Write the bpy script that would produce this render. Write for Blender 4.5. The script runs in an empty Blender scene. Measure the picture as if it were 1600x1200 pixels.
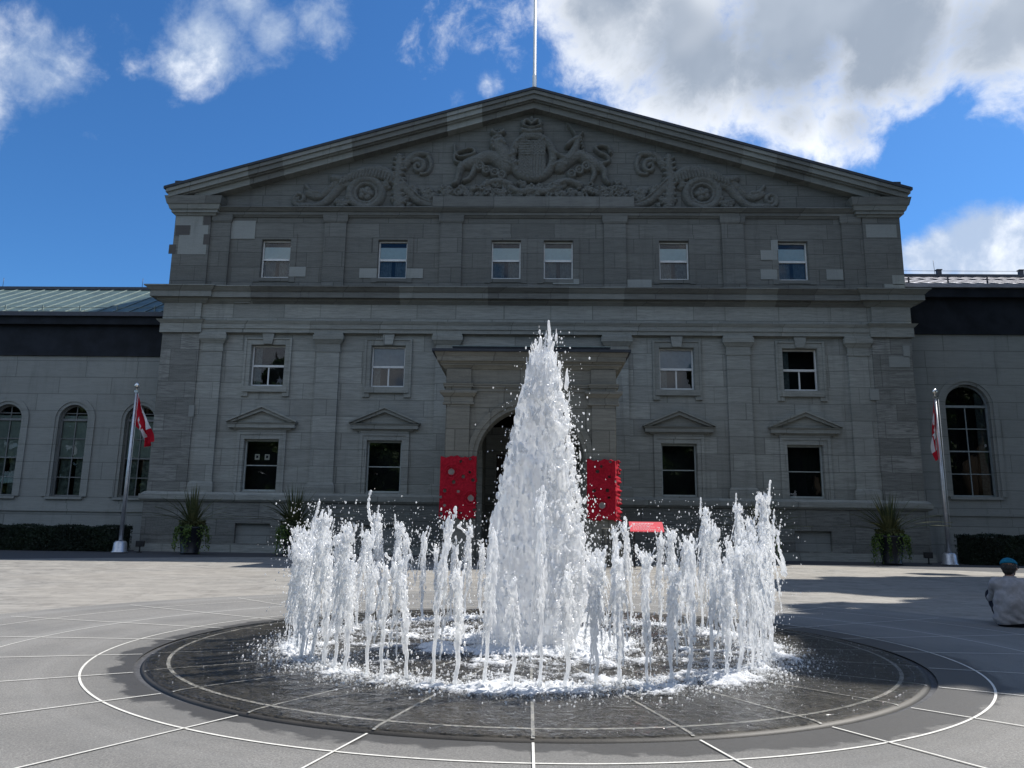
import bpy, bmesh, math, random
import numpy as np
import openvdb
from mathutils import Vector, Matrix, noise as mnoise
PI = math.pi
rng = np.random.default_rng(7)
random.seed(7)
S = bpy.context.scene
C = S.collection

# ------------------------------------------------------------------ helpers
def tag(o, label=None, cat=None, group=None, kind=None):
    if label: o['label'] = label
    if cat: o['category'] = cat
    if group: o['group'] = group
    if kind: o['kind'] = kind
    return o

def empty(name, loc=(0, 0, 0), rz=0.0):
    o = bpy.data.objects.new(name, None)
    o.empty_display_size = 0.3
    C.objects.link(o)
    o.location = loc
    o.rotation_euler = (0, 0, rz)
    return o

def mesh_np(name, V, F, mat, parent=None, smooth=False, nside=4):
    """V (n,3) float, F (m,nside) int"""
    V = np.asarray(V, dtype=np.float32); F = np.asarray(F, dtype=np.int32)
    me = bpy.data.meshes.new(name)
    me.vertices.add(len(V)); me.vertices.foreach_set('co', V.ravel())
    k = F.shape[1]
    me.loops.add(F.size); me.loops.foreach_set('vertex_index', F.ravel())
    me.polygons.add(len(F))
    me.polygons.foreach_set('loop_start', np.arange(0, F.size, k, dtype=np.int32))
    me.polygons.foreach_set('loop_total', np.full(len(F), k, dtype=np.int32))
    me.update(calc_edges=True)
    if smooth:
        me.polygons.foreach_set('use_smooth', np.ones(len(F), dtype=bool))
    if mat: me.materials.append(mat)
    o = bpy.data.objects.new(name, me)
    C.objects.link(o)
    if parent: o.parent = parent
    return o

class MB:
    def __init__(s): s.v = []; s.f = []; s.m = []; s.sm = []
    def face(s, pts, m=0, sm=False):
        n = len(s.v); s.v += [tuple(p) for p in pts]; s.f.append(tuple(range(n, n + len(pts)))); s.m.append(m); s.sm.append(sm)
    def hexa(s, b, t, m=0):
        # b,t : four points each, bottom and top, counter-clockwise seen from above
        n = len(s.v); s.v += [tuple(p) for p in b] + [tuple(p) for p in t]
        for q in ((3, 2, 1, 0), (4, 5, 6, 7), (0, 1, 5, 4), (1, 2, 6, 5), (2, 3, 7, 6), (3, 0, 4, 7)):
            s.f.append(tuple(n + i for i in q)); s.m.append(m); s.sm.append(False)
    def box(s, x0, x1, y0, y1, z0, z1, m=0):
        s.hexa([(x0, y0, z0), (x1, y0, z0), (x1, y1, z0), (x0, y1, z0)], [(x0, y0, z1), (x1, y0, z1), (x1, y1, z1), (x0, y1, z1)], m)
    def fr(s, x0, x1, yb, z0, z1, p0, p1, m=0, e=1.0, yback=None):
        # moulding slab against wall plane yb, projection p0 at the bottom and p1 at the top
        y2 = yb + 0.05 if yback is None else yback
        s.hexa([(x0 - p0 * e, yb - p0, z0), (x1 + p0 * e, yb - p0, z0), (x1 + p0 * e, y2, z0), (x0 - p0 * e, y2, z0)],
               [(x0 - p1 * e, yb - p1, z1), (x1 + p1 * e, yb - p1, z1), (x1 + p1 * e, y2, z1), (x0 - p1 * e, y2, z1)], m)
    def prism(s, poly, y0, y1, m=0):
        # polygon in x,z (counter-clockwise seen from the front, -y) extruded from y0 (front) to y1
        n = len(s.v); k = len(poly)
        s.v += [(x, y0, z) for x, z in poly] + [(x, y1, z) for x, z in poly]
        s.f.append(tuple(range(n, n + k))); s.m.append(m); s.sm.append(False)
        s.f.append(tuple(range(n + 2 * k - 1, n + k - 1, -1))); s.m.append(m); s.sm.append(False)
        for i in range(k):
            j = (i + 1) % k
            s.f.append((n + i, n + k + i, n + k + j, n + j)); s.m.append(m); s.sm.append(False)
    def lathe(s, prof, seg=24, c=(0, 0, 0), m=0, sm=True):
        n = len(s.v); k = len(prof)
        for i in range(seg):
            a = 2 * PI * i / seg
            for r, z in prof: s.v.append((c[0] + r * math.cos(a), c[1] + r * math.sin(a), c[2] + z))
        for i in range(seg):
            j = (i + 1) % seg
            for q in range(k - 1):
                s.f.append((n + i * k + q, n + j * k + q, n + j * k + q + 1, n + i * k + q + 1)); s.m.append(m); s.sm.append(sm)
    def tube(s, pts, rad, seg=8, m=0, cap=True, sm=True):
        pts = [Vector(p) for p in pts]; n = len(s.v); k = len(pts)
        if not hasattr(rad, '__len__'): rad = [rad] * k
        for i, p in enumerate(pts):
            d = (pts[min(i + 1, k - 1)] - pts[max(i - 1, 0)]).normalized()
            a = d.cross(Vector((0, 0, 1)))
            if a.length < 1e-3: a = d.cross(Vector((1, 0, 0)))
            a.normalize(); b = d.cross(a)
            for j in range(seg):
                t = 2 * PI * j / seg
                s.v.append(tuple(p + (a * math.cos(t) + b * math.sin(t)) * rad[i]))
        for i in range(k - 1):
            for j in range(seg):
                j2 = (j + 1) % seg
                s.f.append((n + i * seg + j, n + i * seg + j2, n + (i + 1) * seg + j2, n + (i + 1) * seg + j)); s.m.append(m); s.sm.append(sm)
        if cap:
            s.f.append(tuple(n + j for j in range(seg))); s.m.append(m); s.sm.append(False)
            s.f.append(tuple(n + (k - 1) * seg + j for j in reversed(range(seg)))); s.m.append(m); s.sm.append(False)
    def build(s, name, mats, parent=None, bevel=0.0, fix=True):
        me = bpy.data.meshes.new(name)
        me.from_pydata(s.v, [], s.f)
        if not isinstance(mats, (list, tuple)): mats = [mats]
        for mt in mats: me.materials.append(mt)
        me.polygons.foreach_set('material_index', s.m)
        me.polygons.foreach_set('use_smooth', s.sm)
        me.update()
        if fix:
            bm = bmesh.new(); bm.from_mesh(me)
            bmesh.ops.recalc_face_normals(bm, faces=bm.faces)
            bm.to_mesh(me); bm.free()
        o = bpy.data.objects.new(name, me); C.objects.link(o)
        if parent: o.parent = parent
        if bevel > 0:
            md = o.modifiers.new('bevel', 'BEVEL'); md.width = bevel; md.segments = 2; md.limit_method = 'ANGLE'
        return o

def copy_tree(o, parent=None):
    c = o.copy(); C.objects.link(c); c.parent = parent
    for ch in [q for q in bpy.data.objects if q.parent == o]:
        copy_tree(ch, c)
    return c

# ------------------------------------------------------------------ camera
CAM = Vector((0.0707, 0.0, 1.2))
FW = Vector((-0.02715058, 0.98188947, 0.18749911))
RT = Vector((0.99959293, 0.0250231, 0.01370468))
UP = Vector((-0.00876468, -0.18779488, 0.98216916))
cam = bpy.data.cameras.new('camera'); cam.sensor_width = 36; cam.lens = 27.0
cam.clip_start = 0.05; cam.clip_end = 5000
co = bpy.data.objects.new('camera', cam); C.objects.link(co)
M = Matrix(((RT.x, UP.x, -FW.x, CAM.x), (RT.y, UP.y, -FW.y, CAM.y), (RT.z, UP.z, -FW.z, CAM.z), (0, 0, 0, 1)))
co.matrix_world = M
S.camera = co

def ray(px, py): return FW + RT * ((px - 800) / 1200.0) + UP * ((600 - py) / 1200.0)
def at(px, py, Y):
    d = ray(px, py); t = (Y - CAM.y) / d.y
    return CAM + d * t

# ------------------------------------------------------------------ materials
def new_mat(name):
    m = bpy.data.materials.new(name); m.use_nodes = True
    nt = m.node_tree
    for n in list(nt.nodes): nt.nodes.remove(n)
    out = nt.nodes.new('ShaderNodeOutputMaterial')
    return m, nt, out
class NT:
    def __init__(s, nt): s.nt = nt
    def n(s, t, **kw):
        x = s.nt.nodes.new(t)
        for k, v in kw.items():
            if k.startswith('i_'):
                key = k[2:]
                key = int(key) if key.isdigit() else key.replace('_', ' ')
                x.inputs[key].default_value = v
            else: setattr(x, k, v)
        return x
    def l(s, a, b): s.nt.links.new(a, b)
    def math(s, op, a, b=None, c=None, clamp=False):
        x = s.nt.nodes.new('ShaderNodeMath'); x.operation = op; x.use_clamp = clamp
        for i, q in enumerate((a, b, c)):
            if q is None: continue
            if hasattr(q, 'is_output'): s.l(q, x.inputs[i])
            else: x.inputs[i].default_value = q
        return x.outputs[0]
    def mix(s, fac, a, b, mode='MIX'):
        x = s.nt.nodes.new('ShaderNodeMix'); x.data_type = 'RGBA'; x.blend_type = mode; x.clamp_factor = True
        for sock, q in ((x.inputs[0], fac), (x.inputs[6], a), (x.inputs[7], b)):
            if hasattr(q, 'is_output'): s.l(q, sock)
            elif isinstance(q, (int, float)): sock.default_value = q
            else: sock.default_value = (*q, 1) if len(q) == 3 else q
        return x.outputs[2]
    def sstep(s, v, a, b, lo=0.0, hi=1.0):
        x = s.nt.nodes.new('ShaderNodeMapRange'); x.interpolation_type = 'SMOOTHSTEP'
        s.l(v, x.inputs[0]); x.inputs[1].default_value = a; x.inputs[2].default_value = b
        x.inputs[3].default_value = lo; x.inputs[4].default_value = hi
        return x.outputs[0]
    def noise(s, vec, scale, detail=4, rough=0.55, dist=0.0):
        x = s.nt.nodes.new('ShaderNodeTexNoise'); x.inputs['Scale'].default_value = scale
        x.inputs['Detail'].default_value = detail; x.inputs['Roughness'].default_value = rough; x.inputs['Distortion'].default_value = dist
        if vec is not None: s.l(vec, x.inputs['Vector'])
        return x.outputs['Fac']
    def mapping(s, vec, scale=(1, 1, 1), loc=(0, 0, 0)):
        x = s.nt.nodes.new('ShaderNodeMapping'); x.inputs['Scale'].default_value = scale; x.inputs['Location'].default_value = loc
        s.l(vec, x.inputs['Vector']); return x.outputs[0]
    def pos(s): return s.nt.nodes.new('ShaderNodeNewGeometry').outputs['Position']
    def bump(s, h, strength=0.3, dist=0.01):
        x = s.nt.nodes.new('ShaderNodeBump'); x.inputs['Strength'].default_value = strength; x.inputs['Distance'].default_value = dist
        s.l(h, x.inputs['Height']); return x.outputs[0]
    def princ(s, out, color, rough=0.6, metal=0.0, normal=None, spec=0.5, **kw):
        p = s.nt.nodes.new('ShaderNodeBsdfPrincipled')
        for sock, q in ((p.inputs['Base Color'], color), (p.inputs['Roughness'], rough), (p.inputs['Metallic'], metal)):
            if hasattr(q, 'is_output'): s.l(q, sock)
            elif isinstance(q, (int, float)): sock.default_value = q
            else: sock.default_value = (*q, 1)
        p.inputs['Specular IOR Level'].default_value = spec
        if normal is not None: s.l(normal, p.inputs['Normal'])
        if out is not None: s.l(p.outputs[0], out.inputs['Surface'])
        return p

def plain(name, color, rough=0.6, metal=0.0, var=0.12, scale=6.0, spec=0.5):
    m, nt, out = new_mat(name); N = NT(nt)
    f = N.noise(N.pos(), scale, 6, 0.6)
    a = tuple(c * (1 - var * 1.5) for c in color); b = tuple(min(1, c * (1 + var * 1.5)) for c in color)
    col = N.mix(N.sstep(f, 0.3, 0.7), a, b)
    N.princ(out, col, rough, metal, N.bump(f, 0.15, 0.01), spec)
    return m

def stone(name, base, row=0.84, width=2.3, tone=0.25, streak=0.35, seg=False, off=0.0, warm=0.0):
    """ashlar limestone: per-block tone, horizontal weather streaks, fine grain"""
    m, nt, out = new_mat(name); N = NT(nt)
    p = N.pos()
    sep = N.n('ShaderNodeSeparateXYZ'); N.l(p, sep.inputs[0])
    # x + y along faces so that side faces get blocks too
    u = N.math('ADD', sep.outputs[0], sep.outputs[1])
    w = N.math('DIVIDE', N.math('ADD', sep.outputs[2], off), row)
    rowi = N.math('FLOOR', w)
    wn = N.n('ShaderNodeTexWhiteNoise', noise_dimensions='1D'); N.l(N.math('ADD', rowi, 3.7), wn.inputs['W'])
    ush = N.math('DIVIDE', N.math('ADD', u, N.math('MULTIPLY', wn.outputs['Value'], width * 3)), width)
    # uneven block lengths
    wob = N.noise(N.mapping(p, (0.35, 0.35, 0.0)), 1.0, 1)
    ush = N.math('ADD', ush, N.math('MULTIPLY', wob, 0.8))
    coli = N.math('FLOOR', ush)
    cv = N.n('ShaderNodeCombineXYZ'); N.l(coli, cv.inputs[0]); N.l(rowi, cv.inputs[1])
    wn2 = N.n('ShaderNodeTexWhiteNoise', noise_dimensions='3D'); N.l(cv.outputs[0], wn2.inputs['Vector'])
    tonev = wn2.outputs['Value']
    fr = N.math('FRACT', w); fc = N.math('FRACT', ush)
    er = N.math('MULTIPLY', N.math('MINIMUM', fr, N.math('SUBTRACT', 1.0, fr)), row)
    ec = N.math('MULTIPLY', N.math('MINIMUM', fc, N.math('SUBTRACT', 1.0, fc)), width)
    ed = N.math('MINIMUM', er, ec)
    joint = N.sstep(ed, 0.008, 0.026, 0.0, 1.0)
    st = N.noise(N.mapping(p, (0.9, 0.9, 11.0)), 1.3, 8, 0.68, 0.6)
    st2 = N.noise(N.mapping(p, (0.5, 0.5, 30.0)), 1.0, 4, 0.6, 0.4)
    run = N.noise(N.mapping(p, (1.9, 1.9, 0.16)), 1.0, 7, 0.7, 0.3)
    blot = N.noise(p, 0.55, 6, 0.62)
    grain = N.noise(p, 22, 4, 0.7)
    lo = tuple(c * (1 - tone) for c in base); hi = tuple(min(1, c * (1 + tone)) for c in base)
    col = N.mix(tonev, lo, hi)
    col = N.mix(N.sstep(st, 0.62, 0.36, 0.0, streak), col, tuple(c * 0.45 for c in base))
    # streak bands stay within some of the blocks
    hb = N.math('MULTIPLY', N.sstep(st2, 0.56, 0.70), N.sstep(N.noise(p, 0.9, 3), 0.46, 0.6))
    col = N.mix(N.math('MULTIPLY', hb, streak * 1.2), col, tuple(c * 0.3 for c in base))
    col = N.mix(N.sstep(blot, 0.45, 0.75, 0.0, 0.35), col, tuple(c * 0.6 for c in base))
    col = N.mix(N.sstep(run, 0.52, 0.74, 0.0, 0.5), col, tuple(c * 0.42 for c in base))
    col = N.mix(N.sstep(grain, 0.35, 0.7, 0.0, 0.22), col, tuple(c * 1.35 for c in base))
    col = N.mix(N.math('MULTIPLY', N.math('SUBTRACT', 1.0, joint), 0.65), col, tuple(c * 0.38 for c in base))
    h = N.math('ADD', N.math('MULTIPLY', joint, 0.6), N.math('MULTIPLY', grain, 0.35))
    h = N.math('ADD', h, N.math('MULTIPLY', st, 0.5))
    N.princ(out, col, 0.85, 0, N.bump(h, 0.5, 0.02), 0.25)
    return m

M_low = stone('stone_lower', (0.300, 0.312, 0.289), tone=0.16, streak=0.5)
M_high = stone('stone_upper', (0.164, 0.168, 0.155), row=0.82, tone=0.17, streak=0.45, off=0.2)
M_pier = stone('stone_pier', (0.251, 0.257, 0.238), row=0.84, width=1.5, tone=0.3, streak=0.9)
M_trim = stone('stone_trim', (0.281, 0.292, 0.268), row=40.0, width=3.4, tone=0.22, streak=0.5, off=5)
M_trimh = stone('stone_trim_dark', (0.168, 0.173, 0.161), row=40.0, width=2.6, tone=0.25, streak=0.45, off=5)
M_trimn = stone('stone_trim_new', (0.234, 0.245, 0.228), row=40.0, width=4.0, tone=0.12, streak=0.3, off=5)
M_lite = stone('stone_new', (0.279, 0.295, 0.280), row=50, width=60, tone=0.05, streak=0.15, off=5)
M_dkblk = stone('stone_dark_block', (0.10, 0.095, 0.09), row=50, width=60, tone=0.05, streak=0.2, off=5)
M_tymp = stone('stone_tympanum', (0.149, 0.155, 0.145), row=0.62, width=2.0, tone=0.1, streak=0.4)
M_carve = stone('stone_carved', (0.156, 0.162, 0.151), row=50, width=60, tone=0.02, streak=0.35, off=5)
M_porch = stone('stone_porch', (0.205, 0.204, 0.179), row=0.8, width=1.8, tone=0.13, streak=0.5)
M_plinth = stone('stone_plinth', (0.222, 0.228, 0.210), row=0.8, width=1.9, tone=0.3, streak=0.9, off=0.02)
M_wing = stone('stone_wing', (0.270, 0.283, 0.268), row=0.9, width=3.2, tone=0.06, streak=0.22, off=0.1)
M_frame = plain('painted_frame', (0.62, 0.64, 0.63), 0.5, var=0.05)
M_frgr = plain('weathered_frame', (0.34, 0.38, 0.37), 0.5, var=0.08)
M_frdk = plain('bronze_frame', (0.16, 0.17, 0.17), 0.5, var=0.08)
M_blind = plain('roller_blind', (0.70, 0.86, 0.90), 0.8, var=0.03)
M_curt = plain('net_curtain', (0.10, 0.13, 0.14), 0.9, var=0.2, scale=9)
M_room = plain('dark_room', (0.008, 0.010, 0.012), 0.95, var=0.1)
M_skyrefl = plain('sky_reflection_blind', (0.20, 0.29, 0.38), 0.8, var=0.06)  # blue-grey of the sky's reflection, painted for the inner first-floor windows
M_note = plain('paper_note', (0.75, 0.73, 0.66), 0.8, var=0.1, scale=40)
M_lead = plain('dark_roof_metal', (0.018, 0.024, 0.034), 0.6, 0.0, var=0.2, scale=2)
M_band = plain('shaded_fascia_metal', (0.013, 0.016, 0.022), 0.65, 0.0, var=0.25, scale=1.2, spec=0.2)  # shade under the eaves is put into this near-black colour
M_leaf_roof = plain('green_roof_metal', (0.085, 0.125, 0.115), 0.5, 0.2, var=0.15, scale=1.5)
M_grey_roof = plain('grey_roof_metal', (0.46, 0.45, 0.49), 0.42, 0.35, var=0.12, scale=1.5)
M_seam = plain('roof_seam', (0.05, 0.055, 0.07), 0.5, 0.2, var=0.1)
M_seaml = plain('roof_seam_pale', (0.19, 0.24, 0.225), 0.5, 0.2, var=0.1)
M_alu = plain('brushed_aluminium', (0.55, 0.57, 0.6), 0.4, 0.7, var=0.08)
M_ball = plain('polished_ball', (0.8, 0.78, 0.72), 0.18, 0.9, var=0.05)
M_whitepole = plain('white_pole_paint', (0.72, 0.73, 0.72), 0.4, var=0.05)
M_black = plain('black_metal', (0.012, 0.013, 0.015), 0.5, var=0.1)
M_urn = plain('urn_glaze', (0.012, 0.014, 0.02), 0.35, var=0.2)
M_red = plain('sign_red', (0.72, 0.06, 0.08), 0.45, var=0.05)
M_pink = plain('sign_print', (0.85, 0.5, 0.5), 0.6, var=0.05)
M_door = plain('dark_oak_door', (0.045, 0.03, 0.02), 0.5, var=0.3)
M_bark = plain('bark', (0.075, 0.06, 0.045), 0.9, var=0.35, scale=10)
M_dirt = plain('plant_soil', (0.03, 0.022, 0.016), 0.95, var=0.3)
M_paletop = plain('pale_stone_top', (0.35, 0.32, 0.26), 0.7, var=0.1)

def cloth(name, col, rough=0.9, scale=220, wr=3.0):
    m, nt, out = new_mat(name); N = NT(nt)
    p = N.pos()
    w = N.noise(p, scale, 3, 0.6); b = N.noise(p, wr, 4, 0.55, 0.5)
    c = N.mix(N.sstep(b, 0.35, 0.65), tuple(x * 0.85 for x in col), tuple(x * 1.08 for x in col))
    h = N.math('ADD', w, N.math('MULTIPLY', b, 4.0))
    N.princ(out, c, rough, 0, N.bump(h, 0.35, 0.004), 0.2)
    return m
M_shirt = cloth('grey_linen_shirt', (0.31, 0.30, 0.305), wr=14)
M_trou = cloth('navy_trousers', (0.014, 0.017, 0.028), wr=12)
M_cap = cloth('teal_cap', (0.01, 0.14, 0.22), wr=12)
M_skin = plain('skin', (0.24, 0.13, 0.09), 0.55, var=0.12, scale=14)
M_hair = plain('short_dark_hair', (0.03, 0.025, 0.022), 0.8, var=0.4, scale=60)
M_shoe = plain('dark_shoe', (0.02, 0.02, 0.022), 0.6, var=0.2)
M_lens = plain('spectacles', (0.02, 0.02, 0.02), 0.3, 0.4, var=0.1)

def flagmat(name, col):
    m, nt, out = new_mat(name); N = NT(nt)
    f = N.noise(N.pos(), 90, 2)
    p = N.princ(None, col, 0.75, 0, N.bump(f, 0.2, 0.002), 0.2)
    t = N.n('ShaderNodeBsdfTranslucent'); t.inputs[0].default_value = (*col, 1)
    mx = N.n('ShaderNodeMixShader'); mx.inputs[0].default_value = 0.3
    N.l(p.outputs[0], mx.inputs[1]); N.l(t.outputs[0], mx.inputs[2]); N.l(mx.outputs[0], out.inputs['Surface'])
    return m
M_fred = flagmat('flag_red', (0.55, 0.012, 0.03)); M_fwhite = flagmat('flag_white', (0.8, 0.8, 0.8))
M_knit = plain('red_wool', (0.33, 0.012, 0.026), 0.95, var=0.15, scale=14, spec=0.1)
M_knitd = plain('dark_red_wool', (0.13, 0.008, 0.014), 0.95, var=0.3, scale=20, spec=0.1)
M_felt = plain('grey_felt', (0.20, 0.18, 0.17), 0.95, var=0.15)

def leafmat(name, c1, c2, trans=0.3):
    m, nt, out = new_mat(name); N = NT(nt)
    f = N.noise(N.pos(), 0.8, 4, 0.6); g = N.noise(N.pos(), 7.0, 3, 0.6)
    c = N.mix(N.sstep(N.math('ADD', N.math('MULTIPLY', f, 0.5), N.math('MULTIPLY', g, 0.5)), 0.4, 0.6), c1, c2)
    p = N.princ(None, c, 0.5, 0, None, 0.3)
    t = N.n('ShaderNodeBsdfTranslucent'); N.l(c, t.inputs[0])
    mx = N.n('ShaderNodeMixShader'); mx.inputs[0].default_value = trans
    N.l(p.outputs[0], mx.inputs[1]); N.l(t.outputs[0], mx.inputs[2]); N.l(mx.outputs[0], out.inputs['Surface'])
    return m
M_leaf = leafmat('tree_leaves', (0.035, 0.07, 0.02), (0.07, 0.12, 0.03))
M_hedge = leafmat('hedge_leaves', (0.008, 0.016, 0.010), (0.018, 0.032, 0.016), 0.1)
M_spike = leafmat('spike_leaves', (0.05, 0.07, 0.03), (0.12, 0.125, 0.05), 0.15)
M_trail = leafmat('trailing_leaves', (0.05, 0.09, 0.02), (0.16, 0.24, 0.06), 0.2)

def glassmat():
    m, nt, out = new_mat('window_glass'); N = NT(nt)
    tr = N.n('ShaderNodeBsdfTransparent'); tr.inputs[0].default_value = (0.90, 0.95, 0.95, 1)
    gl = N.n('ShaderNodeBsdfGlossy'); gl.inputs['Roughness'].default_value = 0.01
    wav = N.noise(N.mapping(N.pos(), (1, 1, 0.6)), 1.1, 2, 0.5)
    N.l(N.bump(wav, 0.12, 0.02), gl.inputs['Normal'])
    fr = N.n('ShaderNodeFresnel'); fr.inputs[0].default_value = 1.62
    mx = N.n('ShaderNodeMixShader'); N.l(N.math('MULTIPLY', fr.outputs[0], 1.05, clamp=True), mx.inputs[0])
    N.l(tr.outputs[0], mx.inputs[1]); N.l(gl.outputs[0], mx.inputs[2]); N.l(mx.outputs[0], out.inputs['Surface'])
    return m
M_glass = glassmat()

FX, FY = 0.07, 8.52            # fountain centre
def radial(N):
    """distance from the fountain centre and the position vector"""
    p = N.pos()
    v = N.n('ShaderNodeVectorMath', operation='SUBTRACT'); N.l(p, v.inputs[0]); v.inputs[1].default_value = (FX, FY, 0)
    v2 = N.n('ShaderNodeVectorMath', operation='MULTIPLY'); N.l(v.outputs[0], v2.inputs[0]); v2.inputs[1].default_value = (1, 1, 0)
    ln = N.n('ShaderNodeVectorMath', operation='LENGTH'); N.l(v2.outputs[0], ln.inputs[0])
    return p, v2.outputs[0], ln.outputs['Value']

def asphaltmat():
    m, nt, out = new_mat('plaza_asphalt'); N = NT(nt)
    p, v, r = radial(N)
    fine = N.noise(p, 75, 5, 0.85); mid = N.noise(p, 16, 6, 0.75); big = N.noise(p, 0.7, 5, 0.6)
    spk = N.n('ShaderNodeTexVoronoi'); spk.inputs['Scale'].default_value = 60; N.l(p, spk.inputs['Vector'])
    col = N.mix(N.sstep(fine, 0.3, 0.72), (0.082, 0.079, 0.073), (0.285, 0.273, 0.25))
    col = N.mix(N.sstep(spk.outputs['Distance'], 0.30, 0.12, 0, 0.35), col, (0.42, 0.41, 0.39))
    col = N.mix(N.sstep(mid, 0.5, 0.68, 0, 0.45), col, (0.10, 0.10, 0.098))
    col = N.mix(N.sstep(big, 0.42, 0.68, 0.0, 0.42), col, (0.105, 0.104, 0.10))
    # worn, drier tracks as rings
    trk = N.noise(N.n('ShaderNodeCombineXYZ').outputs[0], 1)
    cmb = N.n('ShaderNodeCombineXYZ'); N.l(r, cmb.inputs[0]); ring = N.noise(cmb.outputs[0], 1.6, 3, 0.5)
    col = N.mix(N.sstep(ring, 0.45, 0.65, 0, 0.28), col, (0.28, 0.275, 0.26))
    # wetted margin with an uneven outline, wider on the right-hand side
    sep = N.n('ShaderNodeSeparateXYZ'); N.l(v, sep.inputs[0])
    wob = N.math('MULTIPLY', N.math('SUBTRACT', N.noise(p, 1.9, 5, 0.6), 0.5), 0.55)
    wob2 = N.math('MULTIPLY', N.math('SUBTRACT', N.noise(p, 9, 4, 0.6), 0.5), 0.16)
    side = N.math('MULTIPLY', N.math('MAXIMUM', sep.outputs[0], 0.0), 0.075)
    edge = N.math('ADD', N.math('ADD', N.math('ADD', wob, wob2), side), 3.98)
    wet = N.sstep(N.math('SUBTRACT', edge, r), -0.02, 0.05)
    damp = N.sstep(N.math('SUBTRACT', edge, r), -0.55, 0.05, 0, 0.35)
    col = N.mix(damp, col, (0.09, 0.087, 0.08))
    col = N.mix(N.math('MULTIPLY', wet, 0.8), col, (0.035, 0.033, 0.03))
    rough = N.math('SUBTRACT', 0.85, N.math('MULTIPLY', wet, 0.35))
    h = N.math('ADD', fine, mid)
    N.princ(out, col, rough, 0, N.bump(h, 0.5, 0.004), 0.4)
    return m

def stonepave():
    m, nt, out = new_mat('plaza_setts'); N = NT(nt)
    p = N.pos()
    b = N.n('ShaderNodeTexBrick'); b.offset = 0.5
    N.l(N.mapping(p, (1, 1, 0)), b.inputs['Vector'])
    b.inputs['Scale'].default_value = 1.0; b.inputs['Brick Width'].default_value = 0.5; b.inputs['Row Height'].default_value = 0.27
    b.inputs['Mortar Size'].default_value = 0.012; b.inputs['Mortar Smooth'].default_value = 0.5
    b.inputs['Color1'].default_value = (0.285, 0.272, 0.247, 1); b.inputs['Color2'].default_value = (0.20, 0.192, 0.176, 1)
    b.inputs['Mortar'].default_value = (0.17, 0.155, 0.13, 1)
    big = N.noise(N.mapping(p, (0.35, 1.6, 1)), 0.9, 7, 0.66, 0.6); sm = N.noise(p, 6, 5, 0.65)
    tone = N.noise(p, 0.18, 3, 0.5)
    blo = N.noise(p, 1.5, 6, 0.7, 0.8)
    col = N.mix(N.sstep(big, 0.38, 0.66, 0, 0.45), b.outputs['Color'], (0.19, 0.18, 0.16))
    col = N.mix(N.sstep(blo, 0.50, 0.62, 0, 0.75), col, (0.125, 0.118, 0.108))
    col = N.mix(N.sstep(blo, 0.46, 0.34, 0, 0.7), col, (0.33, 0.31, 0.275))
    col = N.mix(N.sstep(sm, 0.4, 0.7, 0, 0.4), col, (0.33, 0.31, 0.275))
    col = N.mix(N.sstep(tone, 0.45, 0.6, 0, 0.35), col, (0.285, 0.26, 0.222))
    N.princ(out, col, 0.85, 0, N.bump(N.math('ADD', b.outputs['Fac'], sm), 0.4, 0.006), 0.3)
    return m

def discmat():
    m, nt, out = new_mat('wet_granite'); N = NT(nt)
    p, v, r = radial(N)
    fine = N.noise(p, 150, 3, 0.7); big = N.noise(p, 1.3, 5, 0.6)
    col = N.mix(N.sstep(fine, 0.35, 0.7), (0.026, 0.024, 0.020), (0.065, 0.059, 0.049))
    col = N.mix(N.sstep(big, 0.4, 0.65, 0, 0.6), col, (0.085, 0.075, 0.060))
    N.princ(out, col, 0.55, 0, N.bump(N.math('ADD', fine, big), 0.3, 0.004), 0.3)
    return m

def linemat():
    m, nt, out = new_mat('inlaid_white_line'); N = NT(nt)
    p = N.pos(); f = N.noise(p, 12, 6, 0.7); g = N.noise(p, 90, 3, 0.7)
    col = N.mix(N.sstep(f, 0.45, 0.72, 0, 0.55), (0.66, 0.64, 0.58), (0.33, 0.32, 0.29))
    col = N.mix(N.sstep(g, 0.5, 0.75, 0, 0.4), col, (0.3, 0.29, 0.27))
    N.princ(out, col, 0.6, 0, None, 0.4)
    return m
def linewet():
    m, nt, out = new_mat('inlaid_line_wet'); N = NT(nt)
    p = N.pos(); f = N.noise(p, 5, 6, 0.7); g = N.noise(p, 60, 3, 0.7)
    col = N.mix(N.sstep(f, 0.4, 0.66, 0, 0.75), (0.55, 0.53, 0.48), (0.24, 0.23, 0.20))
    col = N.mix(N.sstep(g, 0.5, 0.75, 0, 0.4), col, (0.16, 0.15, 0.13))
    N.princ(out, col, 0.35, 0, None, 0.5)
    return m
M_asph = asphaltmat(); M_sett = stonepave(); M_disc = discmat(); M_line = linemat(); M_linew = linewet()
M_road = plain('dark_drive_asphalt', (0.055, 0.056, 0.06), 0.9, var=0.25, scale=30)
M_grass = plain('lawn', (0.035, 0.07, 0.02), 0.9, var=0.35, scale=9)
M_slot = plain('slot_drain', (0.008, 0.008, 0.008), 0.9, var=0.1)

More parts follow.
